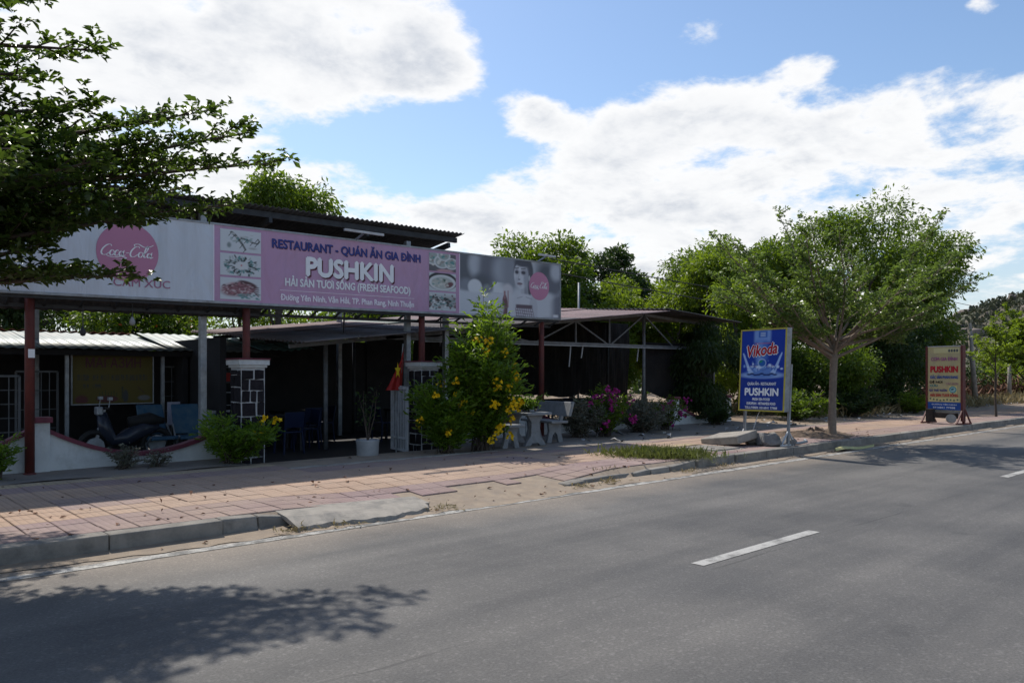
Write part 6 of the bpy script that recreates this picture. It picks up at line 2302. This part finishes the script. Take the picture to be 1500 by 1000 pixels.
def build_shrubs():
    # tall yellow-flowered shrub in front of the second pillar
    def tall(e, rng):
        return e
    cl = [(8.95, 10.6, 2.18), (9.05, 10.55, 2.14), (9.45, 10.5, 1.90), (8.25, 10.75, 1.35), (9.05, 10.3, 1.42), (9.12, 10.35, 1.30), (9.38, 10.4, 1.36), (8.0, 10.9, 1.0), (9.62, 10.45, 1.55), (9.70, 10.5, 1.50),
          (9.60, 10.25, .98), (9.66, 10.3, .90), (9.50, 10.2, .92), (9.78, 10.3, .93), (9.2, 10.2, .66), (9.32, 10.2, .60), (9.38, 10.25, .48), (8.95, 10.2, .38), (9.15, 10.15, .36), (8.55, 10.6, .95), (8.1, 10.8, .92), (9.66, 10.25, .70), (9.72, 10.25, .56), (9.05, 10.3, .86), (9.3, 10.2, .75), (9.45, 10.2, 1.1)]
    shrub('flowering_bush', (9.25, 10.90, .14), 'tall green bush with yellow trumpet flowers beside the gate pillar', 5, 58, 3.0, .67, 62, LF['bush'], .115, .27, 'bush', 6, MT['fl_yellow'], .045, cl, low=.12, up=.3)
    shrub('flowering_bush', (8.55, 11.05, .14), 'lower leafy bush with few yellow flowers against the gate pillar', 6, 32, 1.55, .62, 46, LF['bush'], .11, .26, 'bush', 3, MT['fl_yellow'], .04, [(8.2, 10.9, 1.2), (8.0, 11.0, .7), (8.35, 10.8, .55)], low=.08, up=.3)
    shrub('flowering_bush', (5.05, 12.05, .12), 'small yellow-flowered bush at the foot of the first pillar', 7, 20, .90, .62, 32, LF['bush'], .105, .26, 'bush', 1, MT['fl_yellow'], .045, [(5.68, 11.95, 1.02), (5.52, 11.9, .93)], low=.1, up=.3)
    # small weeds on the wall's foot
    shrub('weed', (3.55, 12.3, .14), 'small wispy weed at the foot of the wall dip', 9, 12, .42, .26, 14, LF['grey'], .05, .35, 'weed', group='weeds at the wall')
    shrub('weed', (1.98, 12.25, .14), 'leafy green weed by the red post at the left edge', 10, 7, .62, .16, 26, LF['bush'], .09, .28, 'weed', group='weeds at the wall')
    shrub('weed', (4.05, 12.35, .14), 'second tiny wispy weed under the wall coping', 13, 7, .28, .2, 12, LF['grey'], .05, .35, 'weed', group='weeds at the wall')
    shrub('table_plant', (10.72, 11.2, .80), 'small leafy plant standing on the concrete table', 14, 9, .36, .16, 16, LF['bush'], .075, .3, 'plant', 1, MT['fl_yellow'], .03)
    # bougainvillea and grey brush by the wall
    bc = [(13.25, 11.5, 1.10), (13.4, 11.45, 1.05), (13.55, 11.5, 1.15), (13.7, 11.45, 1.0), (13.35, 11.4, .92), (13.5, 11.35, .85), (13.1, 11.5, 1.12), (13.95, 11.5, 1.10), (14.3, 11.5, .95), (13.8, 11.2, .65), (13.85, 11.1, .45), (13.9, 11.1, .28), (14.05, 11.0, .2), (13.7, 11.3, .75), (13.3, 11.5, 1.2), (12.9, 11.6, 1.05)]
    shrub('bougainvillea', (13.5, 11.65, .14), 'bougainvillea with magenta bracts beside the concrete bench', 15, 34, 1.15, .75, 30, LF['dense'], .06, .5, 'bush', 4, MT['fl_pink'], .050, bc, fname='bract_cluster')
    bc = [(16.0, 11.6, .85), (16.25, 11.6, .55), (16.1, 11.5, .50), (16.6, 11.7, .75), (16.75, 11.7, .6), (15.5, 11.6, .72), (15.9, 11.4, .25), (16.7, 11.7, .9)]
    shrub('bougainvillea', (16.2, 11.95, .14), 'sparse bougainvillea trailing over the white wall pier', 16, 20, .95, .62, 20, LF['dense'], .06, .5, 'bush', 2, MT['fl_pink'], .045, bc, fname='bract_cluster')
    shrub('dry_shrub', (12.75, 11.75, .14), 'dense grey-green shrub behind the end of the bench', 17, 40, .95, .62, 34, LF['grey'], .07, .25, 'shrub', group='grey shrubs along the wall')
    shrub('dry_shrub', (14.95, 11.75, .14), 'grey-green shrub between the two bougainvilleas', 18, 44, .95, .75, 34, LF['grey'], .07, .25, 'shrub', group='grey shrubs along the wall')
    shrub('dry_shrub', (18.9, 12.2, .14), 'dark low shrub under the drooping tree', 19, 26, .6, .6, 26, LF['dark'], .07, .35, 'shrub', group='grey shrubs along the wall')
    shrub('dry_shrub', (22.3, 11.6, .14), 'green undergrowth shrub behind the blue sign', 20, 40, 1.0, 1.0, 30, LF['dense'], .10, .35, 'shrub', 1, MT['fl_yellow'], .06, [(18.2, 10.6, 1.15)][:0], group='undergrowth behind the signs')
    shrub('dry_shrub', (25.5, 11.3, .14), 'shaded undergrowth shrub behind the slim trunk', 21, 40, 1.1, 1.1, 26, LF['dark'], .10, .35, 'shrub', group='undergrowth behind the signs')
    shrub('dry_shrub', (29.5, 10.9, .14), 'bright low shrub beside the yellow sign', 22, 30, .8, .8, 26, LF['light'], .10, .35, 'shrub', group='undergrowth behind the signs')
    # grass tuft on the pavement
    rng = np.random.default_rng(70)
    n = 4200
    u, v = rng.normal(0, .34, n), rng.normal(0, .34, n)
    X = 10.75 + u * .75 + v * .35
    Y = 8.05 - u * .9 + v * .55
    P = np.stack([X, Y, np.full(n, .155)], 1)
    D = rng.normal(0, .45, (n, 3))
    D[:, 2] = np.abs(D[:, 2]) + .6
    o = link('grass', leafmesh('grass', P, D, .14, .10, rng, .1), LF['grass'])
    tag(o, 'patch of short grass growing through the pavers', 'grass', kind='stuff')
    # dry tufts in the broken kerb, dead leaves on the pavement
    P, D = [], []
    for (x, y, k) in ((3.62, 7.1, 70), (4.1, 7.0, 40), (5.42, 7.1, 60), (7.9, 7.2, 60), (8.5, 7.25, 90), (10.35, 7.2, 80), (11.4, 7.2, 50), (8.9, 7.6, 80)):
        for _ in range(k):
            P.append((x + rng.normal(0, .12), y + rng.normal(0, .06), .02 + (.1 if y > 7.4 else 0)))
            D.append((rng.normal(0, .8), rng.normal(0, .8), abs(rng.normal(0, .4)) + .1))
    o = link('dry_tufts', leafmesh('dry_tufts', P, D, .07, .16, rng, .2), LF['drygrass'])
    tag(o, 'dry straw tufts in the gaps of the broken kerb', 'weeds', kind='stuff')
    n = 260
    X = rng.uniform(1.2, 20, n)
    Y = 7.0 + np.abs(rng.normal(0, 1.9, n))
    Y = np.clip(Y, 7.0, 12)
    P = np.stack([X, Y, np.where(Y < 7.34, .02, zpave(X, np.maximum(Y, 7.5)) + .008)], 1)
    D = rng.normal(0, 1, (n, 3)) * np.array([1, 1, .15])
    o = link('dead_leaves', leafmesh('dead_leaves', P, D, .055, .5, rng, .9), MT['drydebris'])
    tag(o, 'dead leaves scattered on pavement and gutter', 'leaves', kind='stuff')


build_street_trees()
build_back_trees()
build_shrubs()
